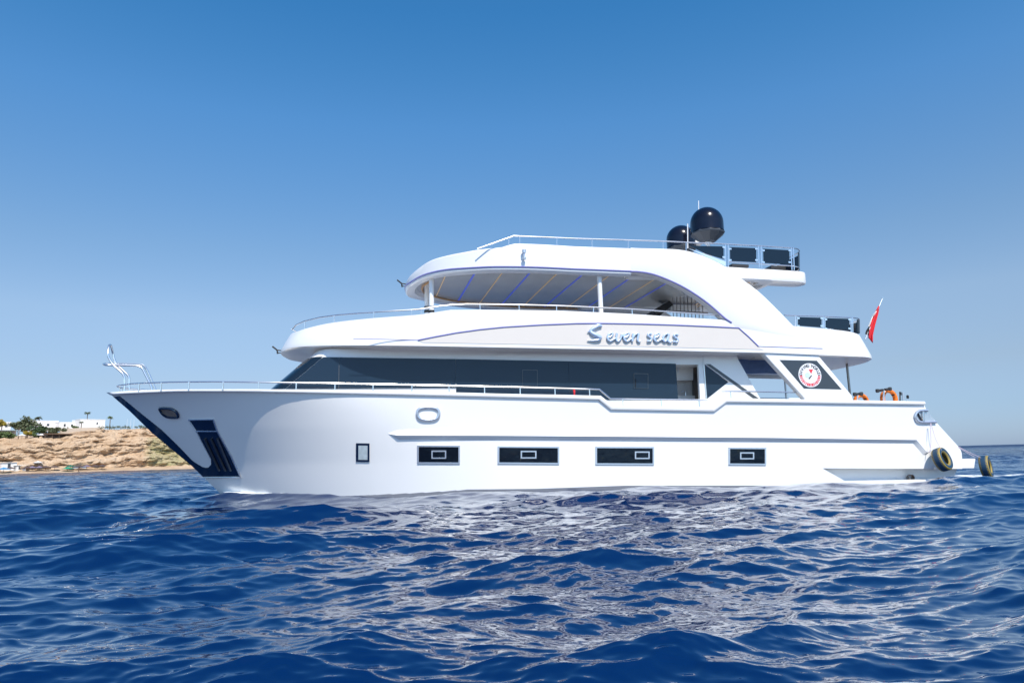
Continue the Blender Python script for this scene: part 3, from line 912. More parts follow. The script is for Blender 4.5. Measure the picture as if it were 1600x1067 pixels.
gl = MB().add([(bc.x + rx * x, bc.y - 0.005, bc.z + rz_ * z) for x, z in ((-0.45, 0.1), (-0.2, 0.25), (0.02, 0.05), (-0.1, -0.2), (-0.4, -0.18))], [(0, 1, 2, 3, 4)])
gl.build('pale_map', mat('pale_blue_vinyl', (0.55, 0.70, 0.82), 0.5), badge, smooth=0)
MB().tube([(bc.x - rx * 0.12, bc.y - 0.008, bc.z - rz_ * .28), (bc.x + rx * 0.12, bc.y - 0.008, bc.z - rz_ * .02)], 0.02, seg=6).build('diver_mark', M['dark'], badge)
# aft deck support posts, header, shade cloth and far rail
post(1322.5, 562, 618, -1.6, 0.045, 'deck_post', upper, 'darksteel')
post(1226, 590, 640, 2.6, 0.05, 'deck_post', upper, 'chrome')
plate([(1180, 553.5), (1196, 553.8), (1197, 559.5), (1180, 559.5)], -2.2, 0.3, 'ceiling_box', M['cab'], upper)
tc_ = MB()
rr_ = []
for k in range(9):
    x = 1120 + k * 13
    rr_.append([P(x, y + 0.6 * math.sin(k * 2.1 + y), -1.6 + 0.06 * math.sin(k * 1.7 + y)) for y in (560, 566, 572, 578, 583.5)])
tc_.grid(rr_)
shade = tc_.build('shade_cloth', M['tarp'], upper, smooth=60)
MB().tube([P(1115, 586.5, -1.6), P(1228, 589.5, -1.6)], 0.07, seg=10).build('roller_bar', M['chrome'], shade)
MB().tube([P(1110, 611, 3.0), P(1262, 613, 3.0)], 0.03, seg=8).build('far_guard_rail', M['steel'], yacht)
MB().tube([P(1160, 624, 3.0), P(1262, 625, 3.0)], 0.09, seg=8).build('far_bulwark_rail', M['white'], yacht)

# ------------------------------------------------------------------ rails
def hull_rail(pts, inset):
    out = []
    for x, y in pts:
        p = hit(x, y, lambda s, z: max(hullb(s, z) - inset, 0.0)); out.append(p)
    return out
def rail(pts3, r, posts, name, parent=None, post_r=None, m='steel'):
    o = MB().tube(pts3, r, seg=8).build(name, M[m], parent or yacht)
    for a, b in posts:
        MB().tube([a, b], post_r or r * 0.85, seg=7).build('stanchion', M[m], o)
    return o
RL = [(186, 602.2), (205, 599.5), (230, 598.2), (265.6, 597), (330, 596.3), (400, 597), (490, 598.2), (577, 600), (711, 602.7), (800, 604.6), (870, 606.4), (936.6, 608.3), (954, 623), (1030, 624), (1107, 625), (1126, 611), (1200, 612), (1256, 613)]
rl3 = hull_rail(RL, 0.1)
f_rail = interp([p.x for p in rl3], [p.z for p in rl3])
posts = []
for x in (217.6, 252, 295, 348.6, 404, 463, 523.5, 583, 643.6, 701.6, 757, 812.6, 867, 921, 973, 1033, 1092, 1141.5):
    y = np.interp(x, [a for a, b in RL], [b for a, b in RL])
    p = hit(x, y, lambda s, z: max(hullb(s, z) - 0.1, 0.0))
    posts.append((p, (p.x, p.y, f_top(p.x) + 0.05)))
rail(lerp_path([tuple(p) for p in rl3], 3), 0.026, posts, 'guard_rail', post_r=0.022)
# the far side of the bow rail closes round the stem
rl_f = [(p.x, -p.y, p.z) for p in rl3[:9]]
nose = smooth_path([rl3[0], (rl3[0].x - 0.13, rl3[0].y * 0.5, rl3[0].z), (rl3[0].x - 0.16, 0, rl3[0].z), (rl3[0].x - 0.13, -rl3[0].y * .5, rl3[0].z), (rl3[0].x, -rl3[0].y, rl3[0].z)], 4)
MB().tube(nose, 0.026, seg=8).build('bow_rail_loop', M['steel'], yacht)
rail(lerp_path(rl_f, 3), 0.026, [((p.x, -p.y, p.z), (p.x, -p.y, f_top(p.x) + 0.05)) for p in [a for a, b in posts[:8]]], 'guard_rail', post_r=0.022)
sn = rl3[0].x - 0.1
for sg in (-1, 1):
    MB().tube([(sn, sg * 0.14, rl3[0].z), (sn, sg * 0.14, tip_t.z - 0.02)], 0.022, seg=7).build('stanchion', M['steel'], bpy.data.objects['bow_rail_loop'])
# bow pulpit loops
tp = 0.25
near = [P(x, y, -tp) for x, y in ((194.5, 612), (194.5, 598), (194.3, 590), (191, 583), (184, 576.5), (176, 569), (170.5, 560), (168.3, 552))]
topc = [P(170.0, 541.5, -0.12), P(171.6, 539, 0.02), P(173.5, 540.5, 0.12)]
farr = [P(x, y, tp) for x, y in ((176.5, 552), (179, 563), (184, 571), (196, 582), (201.3, 589), (201.8, 598), (201.8, 612))]
pul = MB().tube(smooth_path(near + topc + farr, 4), 0.035, seg=8).build('bow_pulpit', M['steel'], yacht)
near = [P(x, y, -tp) for x, y in ((238, 611), (234.5, 600), (228, 587), (222, 575.5), (217, 572.2), (210, 571.2), (190, 570.6), (174, 570.2), (166, 570))]
tipc = [P(162.3, 569.2, -0.1), P(162.0, 568.6, 0.08)]
farr = [P(x, y, tp) for x, y in ((166, 568.3), (178, 568.3), (200, 568.6), (217, 569.3), (224, 571), (229, 577), (236, 592), (244, 611))]
MB().tube(smooth_path(near + tipc + farr, 4), 0.035, seg=8).build('step_loop', M['steel'], pul)

# upper deck rail
UR = [(456.5, 514.5), (463, 507.5), (476, 501.6), (501, 495.7), (526.5, 492.2), (560, 489.4), (602, 486.6), (653, 483.6), (672, 481), (686, 478.6), (705, 476.6), (729, 475.4), (800, 476), (880, 478), (981, 482.7), (1060, 488.2), (1126, 493)]
hbi = hb(sft + 0.1, AU, BU - 0.08)
ur3 = [hit(x, y, hbi) for x, y in UR]
pst = []
for x in (476, 522, 584, 643, 658, 750, 811, 869.5, 927, 987.5, 1049.5, 1109):
    y = np.interp(x, [a for a, b in UR], [b for a, b in UR]); p = hit(x, y, hbi)
    pst.append((p, (p.x, p.y, zt_u(p.x) - 0.03)))
u1 = [tuple(p) for p in ur3]
rail(lerp_path(u1, 3), 0.024, pst, 'upper_guard_rail', post_r=0.018)
uf = [(p[0], -p[1], p[2]) for p in u1[:9]]
rail(lerp_path([(u1[0][0] - 0.02, 0.0, u1[0][2])] + uf, 3), 0.024, [((p.x, -p.y, p.z), (p.x, -p.y, q[2])) for p, q in pst[:5]], 'upper_guard_rail', post_r=0.018)
# sun deck rail
TR = [(746, 389), (770, 380.5), (802.5, 369), (850, 370.8), (900, 373), (970, 375), (1042, 377.2), (1080, 379.2)]
tr3 = [P(x, y, -3.12) for x, y in TR]
pt = []
for x in (795, 812, 870, 925, 981.5, 1036, 1072):
    y = np.interp(x, [a for a, b in TR], [b for a, b in TR]); p = P(x, y, -3.12)
    pt.append((p, P(x, y + 12.0, -3.12)))
rail(lerp_path([tuple(p) for p in tr3], 2), 0.022, pt, 'sun_deck_rail', post_r=0.015)
rail(lerp_path([(p.x, -p.y, p.z) for p in tr3], 2), 0.022, [((a.x, -a.y, a.z), (b.x, -b.y, b.z)) for a, b in pt], 'sun_deck_rail', post_r=0.015)
# glass balustrade, sun deck aft
TB = -2.8
def glass_rail(top, low, panels, posts_, t, name, closing):
    o = MB().tube([P(x, y, t) for x, y in top[:-1]] + closing[0], 0.024, seg=8).build(name, M['steel'], yacht)
    if low: MB().tube([P(x, y, t) for x, y in low] + closing[1], 0.02, seg=8).build('lower_rail', M['steel'], o)
    for pp in panels:
        MB().prism(side(pp, t), t - 0.008, t + 0.008).build('glass_panel', M['tint'], o, smooth=0)
        xs_ = [q[0] for q in pp]; ys_ = [q[1] for q in pp]
        for xx in (min(xs_), max(xs_)):
            for q in (0.12, 0.86):
                ya = min(ys_) + (max(ys_) - min(ys_)) * q
                if len(pp) == 4 and xx < 1102 and xx > 1000 and 'sun' in name: continue
                c = P(xx, ya, t - 0.01); d = 0.05 if xx == min(xs_) else -0.05
                MB().box((c.x - 0.05, c.y - 0.02, c.z - 0.03), (c.x + 0.05, c.y + 0.02, c.z + 0.03)).build('clamp', M['steel'], o, smooth=0)
    for (xa, ya, xb, yb) in posts_:
        MB().tube([P(xa, ya, t), P(xb, yb, t)], 0.02, seg=7).build('stanchion', M['steel'], o)
    return o
e1 = P(1246, 389.2, TB); e2 = P(1246, 415.6, TB)
def round_end(p, back=0.75, n=8, w=5.6):
    pts = []
    for k in range(1, n + 1):
        a = 0.5 * math.pi * k / n
        pts.append(Vector((p.x + back * math.sin(a), p.y + back * (1 - math.cos(a)), p.z)))
    pts.append(Vector((p.x + back, p.y + w - 1.5, p.z)))
    return pts
sdr = glass_rail([(1072, 379), (1133, 381.5), (1180, 384), (1234, 387.2), (1235, 387.2)], [(1138, 409.3), (1180, 412), (1234, 415.4)],
           [[(1077, 384), (1130.5, 385.3), (1130.5, 405), (1103, 397)], [(1140.6, 386.3), (1181.5, 388), (1181.5, 410), (1141, 408.3)], [(1192.5, 388.8), (1233.2, 391.2), (1233.5, 413.4), (1193, 411)]],
           [(1133, 381, 1133.5, 417), (1137.5, 381, 1138, 417), (1184.5, 383.8, 1186, 419), (1189, 384, 1190, 419), (1236, 387, 1237.5, 422), (1239.5, 387.5, 1241, 422)], TB, 'sun_deck_balustrade',
           (round_end(P(1234, 387.2, TB)), round_end(P(1234, 415.4, TB))))
pe = round_end(P(1234, 391.5, TB))[2:]; pf_ = round_end(P(1234, 417, TB))[2:]
MB().grid([[tuple(p) for p in pe], [tuple(p) for p in pf_]]).grid([[tuple(p + Vector((0.012, -0.01, 0))) for p in pe], [tuple(p + Vector((0.012, -0.01, 0))) for p in pf_]]).build('curved_panel', M['tint'], sdr)
plate([(1077, 388.5), (1103, 397.5), (1134, 408.5), (1134, 416), (1105, 402)], -2.9, 0.02, 'acrylic_screen', M['bluish'], sdr)
# dark loungers behind the balustrade
MB().prism(side([(1144, 412), (1170, 413.5), (1170, 418), (1144, 417)], -1.4), -1.4, -0.6).build('deck_bench', M['dark'], yacht, smooth=0)
MB().prism(side([(1205, 415), (1236, 417), (1236, 422), (1205, 420)], -1.4), -1.4, -0.6).build('deck_bench', M['dark'], yacht, smooth=0)
# glass balustrade, upper deck aft
TU = -3.0
udr = glass_rail([(1226, 492.4), (1290, 494.4), (1328, 496.2), (1329, 496.2)], None,
           [[(1247, 495.4), (1283.5, 496.6), (1283.5, 511.7), (1247, 509)], [(1290, 497), (1327, 498.2), (1327, 516.2), (1290, 512.6)]],
           [(1243, 493, 1243.3, 511), (1286, 494.4, 1286.3, 514), (1288.5, 494.5, 1288.8, 514), (1329.5, 496.2, 1330, 519), (1332, 496.4, 1332.5, 519)], TU, 'aft_balustrade', (round_end(P(1328, 496.2, TU), 0.8), None))
pe = round_end(P(1330, 498.5, TU), 0.72)[1:]; pf_ = round_end(P(1330, 517.5, TU), 0.72)[1:]
MB().grid([[tuple(p) for p in pe], [tuple(p) for p in pf_]]).grid([[tuple(p + Vector((0.012, -0.01, 0))) for p in pe], [tuple(p + Vector((0.012, -0.01, 0))) for p in pf_]]).build('curved_panel', M['tint'], udr)

# ------------------------------------------------------------------ domes and aerials
def dome(px, ytop, rpx, t):
    c0 = P(px, ytop, t); k = P(px + rpx, ytop, t).x - c0.x
    r = k; z0 = c0.z - r
    d = MB().lathe([(r * math.cos(a), r * math.sin(a)) for a in [math.pi / 2 * (1 - i / 14) for i in range(15)]] + [(r * 1.0, -0.55 * r), (r * 1.01, -0.60 * r)], c=(c0.x, t, z0), seg=40)
    o = d.build('satellite_dome', M['dome'], yacht, smooth=40)
    MB().lathe([(r * 1.01, -0.60 * r), (r * 1.05, -0.68 * r), (r * 1.03, -0.74 * r), (r * 0.45, -1.2 * r), (r * 0.15, -1.22 * r)], c=(c0.x, t, z0), seg=10).build('dome_base', mat('slate_plastic', (0.045, 0.055, 0.07), 0.4), o, smooth=20)
    MB().lathe([(0.14, -1.2 * r), (0.14, -1.32 * r), (0.07, -1.34 * r), (0.07, -1.9 * r), (0.3, -1.92 * r), (0.3, -2.0 * r)], c=(c0.x, t, z0), seg=16).build('dome_pedestal', M['deckwhite'], o)
dome(1102.5, 325, 23, -0.6); dome(1062.6, 353.2, 20.6, 1.2)
MB().tube([P(1074.6, 388, -1.0), P(1074.4, 350, -1.0)], 0.02, seg=6).build('whip_aerial', M['white'], yacht)
MB().tube([P(1092, 380, 1.0), P(1091.5, 314, 1.0)], 0.018, seg=6).build('whip_aerial', M['white'], yacht)
MB().prism(side([(1082, 380), (1087, 375.5), (1097, 375.5), (1100, 380)], 0.8), 0.8, 1.3).build('radar_plinth', M['deckwhite'], yacht, smooth=0)

def world_of(p): return Vector((p.x * c_ - p.y * s_, YC + p.x * s_ + p.y * c_, p.z))

# ------------------------------------------------------------------ loose things on the yacht
# flag on its staff
fb_ = world_of(P(1352, 530, -0.6)); ftp = world_of(P(1379, 466, -0.6))
flag = empty('ensign_flag', fb_); tag(flag, 'furled red white and black flag on a raked chrome staff above the aft rail', 'flag')
rel = lambda p: Vector(p) - fb_
MB().tube([(0, 0, 0), rel(ftp)], 0.022, seg=8).tube([rel(ftp), rel(ftp) + Vector((0, 0, 0.03))], 0.045, seg=8).build('flag_staff', M['steel'], flag)
def drape(edge_l, edge_r, m, name, depth=0.05, ph=0.0):
    rows_ = []
    for i in range(13):
        q = i / 12
        a = np.array([np.interp(q, np.linspace(0, 1, len(edge_l)), [e[k] for e in edge_l]) for k in (0, 1)])
        b = np.array([np.interp(q, np.linspace(0, 1, len(edge_r)), [e[k] for e in edge_r]) for k in (0, 1)])
        row = []
        for j in range(9):
            u = j / 8; pxy = a + (b - a) * u
            row.append(rel(world_of(P(pxy[0], pxy[1], -0.6 + depth * math.sin(u * 9 + q * 3 + ph)))))
        rows_.append(row)
    d = MB().grid(rows_)
    o = d.build(name, m, flag, smooth=180)
    so = o.modifiers.new('thickness', 'SOLIDIFY'); so.thickness = 0.012
drape([(1372.0, 478.5), (1365, 492), (1360, 505), (1357, 519), (1357, 528)], [(1374.5, 478), (1372.5, 490), (1367.5, 508), (1364, 524), (1363.5, 536)], M['red'], 'red_stripe')
drape([(1369, 486), (1363, 493), (1358, 507), (1356.5, 510)], [(1370, 486), (1364.5, 494), (1360, 506), (1358.5, 511)], M['whitecloth'], 'white_stripe', ph=1.5)
drape([(1357, 511), (1353.5, 517), (1352, 522)], [(1359, 510), (1358, 518), (1357, 524)], M['blackcloth'], 'black_stripe', ph=0.7)

# life rings
def life_ring(name, px, py, t, rp, yaw, label, bracket=True):
    c = world_of(P(px, py, t))
    root = empty(name, c, yaw); tag(root, label, 'life ring', 'orange life rings on the aft rail')
    n = 40; Rr, rr2 = rp, 0.075
    rows_ = []
    for i in range(n):
        a = 2 * math.pi * i / n
        rows_.append([((Rr + rr2 * math.cos(b)) * math.cos(a), rr2 * 1.25 * math.sin(b), (Rr + rr2 * math.cos(b)) * math.sin(a)) for b in [2 * math.pi * k / 14 for k in range(14)]])
    rows_.append(rows_[0])
    MB().grid(rows_, True).build('ring', M['orange'], root)
    for a in (R(40), R(130), R(220), R(310)):
        pts_ = [((Rr) * math.cos(a + da), 0, Rr * math.sin(a + da)) for da in (-0.09, 0, 0.09)]
        MB().tube(pts_, [0.088, 0.09, 0.088], seg=12).build('band', M['whitecloth'] if a not in (R(40),) else M['black'], root)
    return root, c
r1_, c1 = life_ring('life_ring', 1389, 623.5, -2.7, 0.31, TH + 0.12, 'orange life ring standing upright on the aft rail under a black handled bar')
r2_, c2 = life_ring('life_ring', 1346, 630, -2.5, 0.30, TH + 0.2, 'orange life ring low beside the foot of the badge pillar')
# rod holder bars above the rings
def bar(p0_, p1_, t, name, stalk):
    a, b = P(*p0_, t), P(*p1_, t)
    o = MB().tube([a, a + (b - a) * .42], 0.05, seg=10).tube([b, b + (a - b) * .42], 0.05, seg=10).tube([a + (b - a) * .4, a + (b - a) * .6], 0.03, seg=8).build(name, M['black'], yacht)
    MB().tube([P(*stalk, t), P(stalk[0] - 1, 640, t)], 0.03, seg=8).build('bar_stalk', M['chrome'], o)
    for q in (a, b):
        MB().lathe([(0.005, -.07), (0.06, -.06), (0.07, 0), (0.06, .06), (0.005, .07)], c=q, seg=12).build('end_knob', M['dark'], o)
bar((1371, 610.5), (1390.5, 607.6), -2.95, 'winch_handle', (1381, 609.5))
bar((1335.5, 616), (1345.8, 615.2), -2.95, 'winch_handle', (1340, 616))
for x, y in ((1406.3, 612), (1411.3, 613), (1417.5, 617)):
    b = MB().tube([P(x, y, -2.6), P(x + 0.6, 640, -2.6)], 0.03 if x < 1415 else 0.015, seg=8).build('deck_cleat_post', M['chrome'] if x > 1410 else M['darksteel'], yacht)
    if x != 1411.3: MB().lathe([(0.005, 0.03), (0.045, 0.0), (0.045, -0.1), (0.005, -0.12)], c=P(x + (0.5), y + 1, -2.6), seg=10).build('post_cap', M['black'], b)
# red cloth over the rail
rc0 = world_of(hit(897, 613, lambda s, z: max(hullb(s, z) - 0.02, 0)))
cl = empty('red_cloth', rc0, TH); tag(cl, 'small red cloth strip hanging over the side rail', 'cloth')
d = MB().grid([[(x * 0.03 * (1 + .2 * math.sin(i)), -0.02 + 0.012 * math.sin(i * 1.3 + x), 0.10 - i * 0.03) for x in (-1, -.3, .4, 1)] for i in range(8)])
o = d.build('cloth_strip', M['red'], cl, smooth=180); o.modifiers.new('thickness', 'SOLIDIFY').thickness = 0.01

# tyre fenders
def tyre_material():
    m = bpy.data.materials.new('painted_tyre'); m.use_nodes = True; nt = m.node_tree
    b = nt.nodes['Principled BSDF']; b.inputs['Roughness'].default_value = 0.6
    at_ = nd(nt, 'ShaderNodeAttribute', attribute_name='tyre')
    sep = nd(nt, 'ShaderNodeSeparateColor'); nt.links.new(at_.outputs['Color'], sep.inputs[0])
    # angular stitching
    w1 = nd(nt, 'ShaderNodeMath', operation='MULTIPLY'); w1.inputs[1].default_value = 44 * 2 * math.pi
    nt.links.new(sep.outputs[0], w1.inputs[0])
    sn_ = nd(nt, 'ShaderNodeMath', operation='SINE'); nt.links.new(w1.outputs[0], sn_.inputs[0])
    g1 = nd(nt, 'ShaderNodeMath', operation='GREATER_THAN'); g1.inputs[1].default_value = 0.1; nt.links.new(sn_.outputs[0], g1.inputs[0])
    band = nd(nt, 'ShaderNodeMath', operation='GREATER_THAN'); band.inputs[1].default_value = 0.5; nt.links.new(sep.outputs[1], band.inputs[0])
    mu = nd(nt, 'ShaderNodeMath', operation='MULTIPLY'); nt.links.new(g1.outputs[0], mu.inputs[0]); nt.links.new(band.outputs[0], mu.inputs[1])
    ad = nd(nt, 'ShaderNodeMath', operation='MAXIMUM'); nt.links.new(mu.outputs[0], ad.inputs[0])
    bd2 = nd(nt, 'ShaderNodeMath', operation='GREATER_THAN'); bd2.inputs[1].default_value = 0.5; nt.links.new(sep.outputs[2], bd2.inputs[0]); nt.links.new(bd2.outputs[0], ad.inputs[1])
    nz = nd(nt, 'ShaderNodeTexNoise', Scale=14.0, Detail=3.0)
    mx = nd(nt, 'ShaderNodeMix', data_type='RGBA'); mx.inputs['A'].default_value = (0.008, 0.055, 0.12, 1); mx.inputs['B'].default_value = (0.42, 0.30, 0.045, 1)
    nt.links.new(ad.outputs[0], mx.inputs['Factor'])
    mx2 = nd(nt, 'ShaderNodeMix', data_type='RGBA', blend_type='MULTIPLY'); mx2.inputs['Factor'].default_value = 0.6
    nt.links.new(mx.outputs['Result'], mx2.inputs['A']); nt.links.new(nz.outputs['Color'], mx2.inputs['B'])
    mx3 = nd(nt, 'ShaderNodeMix', data_type='RGBA'); mx3.inputs['Factor'].default_value = 0.35
    nt.links.new(mx2.outputs['Result'], mx3.inputs['A']); nt.links.new(mx.outputs['Result'], mx3.inputs['B'])
    nt.links.new(mx3.outputs['Result'], b.inputs['Base Color'])
    return m
M['tyre'] = tyre_material()
def tyre(c, nrm, Ro, label, ropes):
    root = empty('tyre_fender', c); tag(root, label, 'tyre fender', 'painted tyre fenders at the stern')
    q = Vector(nrm).normalized().to_track_quat('Z', 'Y')
    Ri, hw = Ro * 0.50, Ro * 0.36
    prof = []
    # closed carcass profile: (radius, axial, code)  code 0 tread, 1 stitched, 2 yellow
    sec = [(Ro, -hw * .75, 1), (Ro * 1.01, -hw * .3, 0), (Ro * 1.01, hw * .3, 0), (Ro, hw * .75, 1), (Ro * .95, hw * .98, 2), (Ro * .86, hw * 1.06, 0), (Ro * .72, hw * 1.06, 0), (Ro * .62, hw * 0.98, 1), (Ri, hw * .8, 2), (Ri * 1.02, hw * .55, 1),
           (Ro * .85, hw * .3, 1), (Ro * .90, 0, 1), (Ro * .85, -hw * .3, 1), (Ri * 1.02, -hw * .55, 1), (Ri, -hw * .8, 2), (Ro * .62, -hw * .98, 1), (Ro * .86, -hw * 1.06, 0), (Ro * .95, -hw * .98, 2)]
    n = 56; vs = []; fs = []; colr = []
    for i in range(n + 1):
        a = 2 * math.pi * i / n
        for r, h, cde in sec:
            vs.append(tuple(q @ Vector((r * math.cos(a), r * math.sin(a), h))))
            colr.append((i / n, 1.0 if cde == 1 else 0.0, 1.0 if cde == 2 else 0.0, 1))
    k = len(sec)
    for i in range(n):
        for j in range(k):
            fs.append((i * k + j, i * k + (j + 1) % k, (i + 1) * k + (j + 1) % k, (i + 1) * k + j))
    me = bpy.data.meshes.new('tyre'); me.from_pydata(vs, [], fs); me.update()
    ca = me.color_attributes.new('tyre', 'FLOAT_COLOR', 'POINT')
    ca.data.foreach_set('color', [x for cc in colr for x in cc])
    me.polygons.foreach_set('use_smooth', [True] * len(me.polygons))
    bm = bmesh.new(); bm.from_mesh(me); bmesh.ops.recalc_face_normals(bm, faces=bm.faces); bm.to_mesh(me); bm.free()
    me.materials.append(M['tyre'])
    o = bpy.data.objects.new('tyre', me); COL.objects.link(o); o.parent = root
    for pts_ in ropes:
        MB().tube([Vector(p) - c for p in pts_], 0.011, seg=6).build('hanging_rope', M['rope'], root)
c_t = world_of(P(1472, 717.5, -3.42))
tyre(c_t, (0.56, -0.78, 0.30), 0.42, 'blue and yellow painted tyre hanging against the white stern quarter', [
    [world_of(P(1453.6, 661, -3.2)), world_of(P(1454.8, 690, -3.25)), c_t + Vector((-0.36, 0.1, 0.25))],
    [world_of(P(1454.5, 661, -3.2)), world_of(P(1462, 686, -3.3)), c_t + Vector((-0.06, -0.12, 0.33))]])
c_t2 = world_of(P(1540.5, 729, -2.75))
tyre(c_t2, (0.72, -0.66, 0.10), 0.41, 'blue and yellow painted tyre trailing in the foam off the swim platform', [
    [world_of(P(1497, 697.5, -3.0)), world_of(P(1512, 705.5, -2.95)), c_t2 + Vector((-0.2, -0.1, 0.33))],
    [world_of(P(1498, 699, -3.0)), world_of(P(1512, 708, -2.95)), c_t2 + Vector((-0.26, -0.05, 0.28))]])

# ------------------------------------------------------------------ sea
def build_sea():
    rng = np.random.default_rng(5)
    rs = [0.5]
    while rs[-1] < 45000:
        r = rs[-1]
        rs.append(r + (max(0.014, 0.0046 * r) if r < 150 else 0.008 * r if r < 600 else 0.06 * r))
    rs = np.array(rs)
    fan = np.radians(44.0)
    a1 = np.linspace(-fan, fan, 860)
    a2 = np.linspace(fan, 2 * np.pi - fan, 90)[1:-1]
    ang = np.concatenate([a1, a2])
    nr, na = len(rs), len(ang)
    X = rs[:, None] * np.sin(ang)[None]; Y = rs[:, None] * np.cos(ang)[None]
    X = X.astype(np.float64); Y = Y.astype(np.float64)
    DX = np.zeros_like(X); DY = np.zeros_like(X); Z = np.zeros_like(X)
    K = 330
    lam = np.exp(rng.uniform(np.log(0.075), np.log(9.0), K))
    spread = np.radians(np.where(lam > 3, 24, np.where(lam > 1, 28, 34)))
    th = np.radians(-90 + 14) + rng.normal(0, 1, K) * spread
    ph = rng.uniform(0, 2 * np.pi, K)
    k = 2 * np.pi / lam
    shape = np.where(lam > 5, 0.78, np.where(lam > 2.5, 1.15, np.where(lam > 0.9, 1.1, np.where(lam > 0.3, 1.2, 1.15))))
    amp = WAVE * shape * lam / (2 * np.pi)
    spacing = np.maximum(np.gradient(rs), rs * 2 * fan / 860)
    gate = np.repeat(1.0, nr)
    for i in range(K):
        att = np.clip((lam[i] / spacing - 2.0) / 1.6, 0, 1)
        n = int(np.max(np.nonzero(att > 0)[0])) + 1 if (att > 0).any() else 0
        if n == 0: continue
        cx_, cy_ = math.cos(th[i]), math.sin(th[i])
        pha = k[i] * (X[:n] * cx_ + Y[:n] * cy_) + ph[i]
        A = (amp[i] * att[:n])[:, None]
        sn_, cs_ = np.sin(pha), np.cos(pha)
        Z[:n] += A * cs_
        DX[:n] -= 0.95 * A * cx_ * sn_; DY[:n] -= 0.95 * A * cy_ * sn_
    # hull frame
    S = X * c_ + (Y - YC) * s_; T = -X * s_ + (Y - YC) * c_
    # bow wave and calmer water close along the hull
    sb = f_stem(0.2)
    u = np.clip((S - sb) / 11.7, 0, 1)
    hbw = 3.08 * (1 - (1 - u) ** 3.0)
    dist = np.abs(T) - hbw
    inside = (S > sb - 1.0) & (S < 18)
    along = np.clip((S - sb + 0.9) / 1.2, 0, 1) * np.exp(-np.clip(S - sb, 0, 99) / 5.0)
    bow = 0.26 * along * np.exp(-(np.clip(dist, 0, 9) / 0.9) ** 2) * inside
    lift = 0.10 * np.exp(-(np.clip(dist, 0, 9) / 1.6) ** 2) * ((S > sb) & (S < 6)) * np.clip((6 - S) / 4, 0, 1)
    calm = 1 - 0.45 * np.exp(-(np.clip(dist, 0, 9) / 2.2) ** 2) * ((S > sb - 1) & (S < 19.5))
    Z = Z * calm + np.maximum(bow, lift)
    # foam amounts
    foam = np.zeros_like(X)
    foam += 1.05 * np.exp(-((S - sb - 0.55) / 0.75) ** 2) * np.exp(-((dist - 0.22) / 0.2) ** 2)
    foam += 0.58 * np.exp(-((dist - 0.1) / 0.16) ** 2) * ((S > sb) & (S < 1)) * np.clip((1 - S) / 8, 0, 1)
    wk = np.clip((S - 17.2) / 1.0, 0, 1) * np.exp(-((np.abs(T + 1.3)) / 2.0) ** 4) * np.exp(-np.clip(S - 18, 0, 999) / 26.0)
    foam += 0.78 * wk
    foam += 0.30 * np.exp(-(np.clip(dist, 0, 9) / 0.5) ** 2) * ((S > 9) & (S < 18.5))
    co = np.empty((nr * na, 3), np.float32)
    co[:, 0] = (X + DX).ravel(); co[:, 1] = (Y + DY).ravel(); co[:, 2] = Z.ravel()
    me = bpy.data.meshes.new('sea')
    idx = np.arange(nr * na).reshape(nr, na)
    nxt = np.roll(idx, -1, axis=1)
    quads = np.stack([idx[:-1], nxt[:-1], nxt[1:], idx[1:]], axis=-1).reshape(-1, 4)[:, ::-1]
    nf = len(quads)
    me.vertices.add(nr * na + 1)
    co = np.vstack([co, [[0, 0, 0]]]).astype(np.float32)
    me.vertices.foreach_set('co', co.ravel())
    fanf = np.stack([np.full(na, nr * na), nxt[0], idx[0]], axis=-1)
    me.loops.add(nf * 4 + na * 3)
    me.loops.foreach_set('vertex_index', np.concatenate([quads.ravel(), fanf.ravel()]).astype(np.int32))
    me.polygons.add(nf + na)
    me.polygons.foreach_set('loop_start', np.concatenate([np.arange(nf) * 4, nf * 4 + np.arange(na) * 3]).astype(np.int32))
    me.polygons.foreach_set('loop_total', np.concatenate([np.full(nf, 4), np.full(na, 3)]).astype(np.int32))
    me.update(calc_edges=True)
    me.polygons.foreach_set('use_smooth', np.ones(nf + na, dtype=bool))
    fa = me.attributes.new('foam', 'FLOAT', 'POINT')
    fa.data.foreach_set('value', np.append(foam.ravel(), 0).astype(np.float32))
    me.validate()
    o = bpy.data.objects.new('sea', me); COL.objects.link(o)
    tag(o, kind='structure', label='deep blue choppy sea with small wind waves', cat='sea')
    return o
WAVE = 0.0172
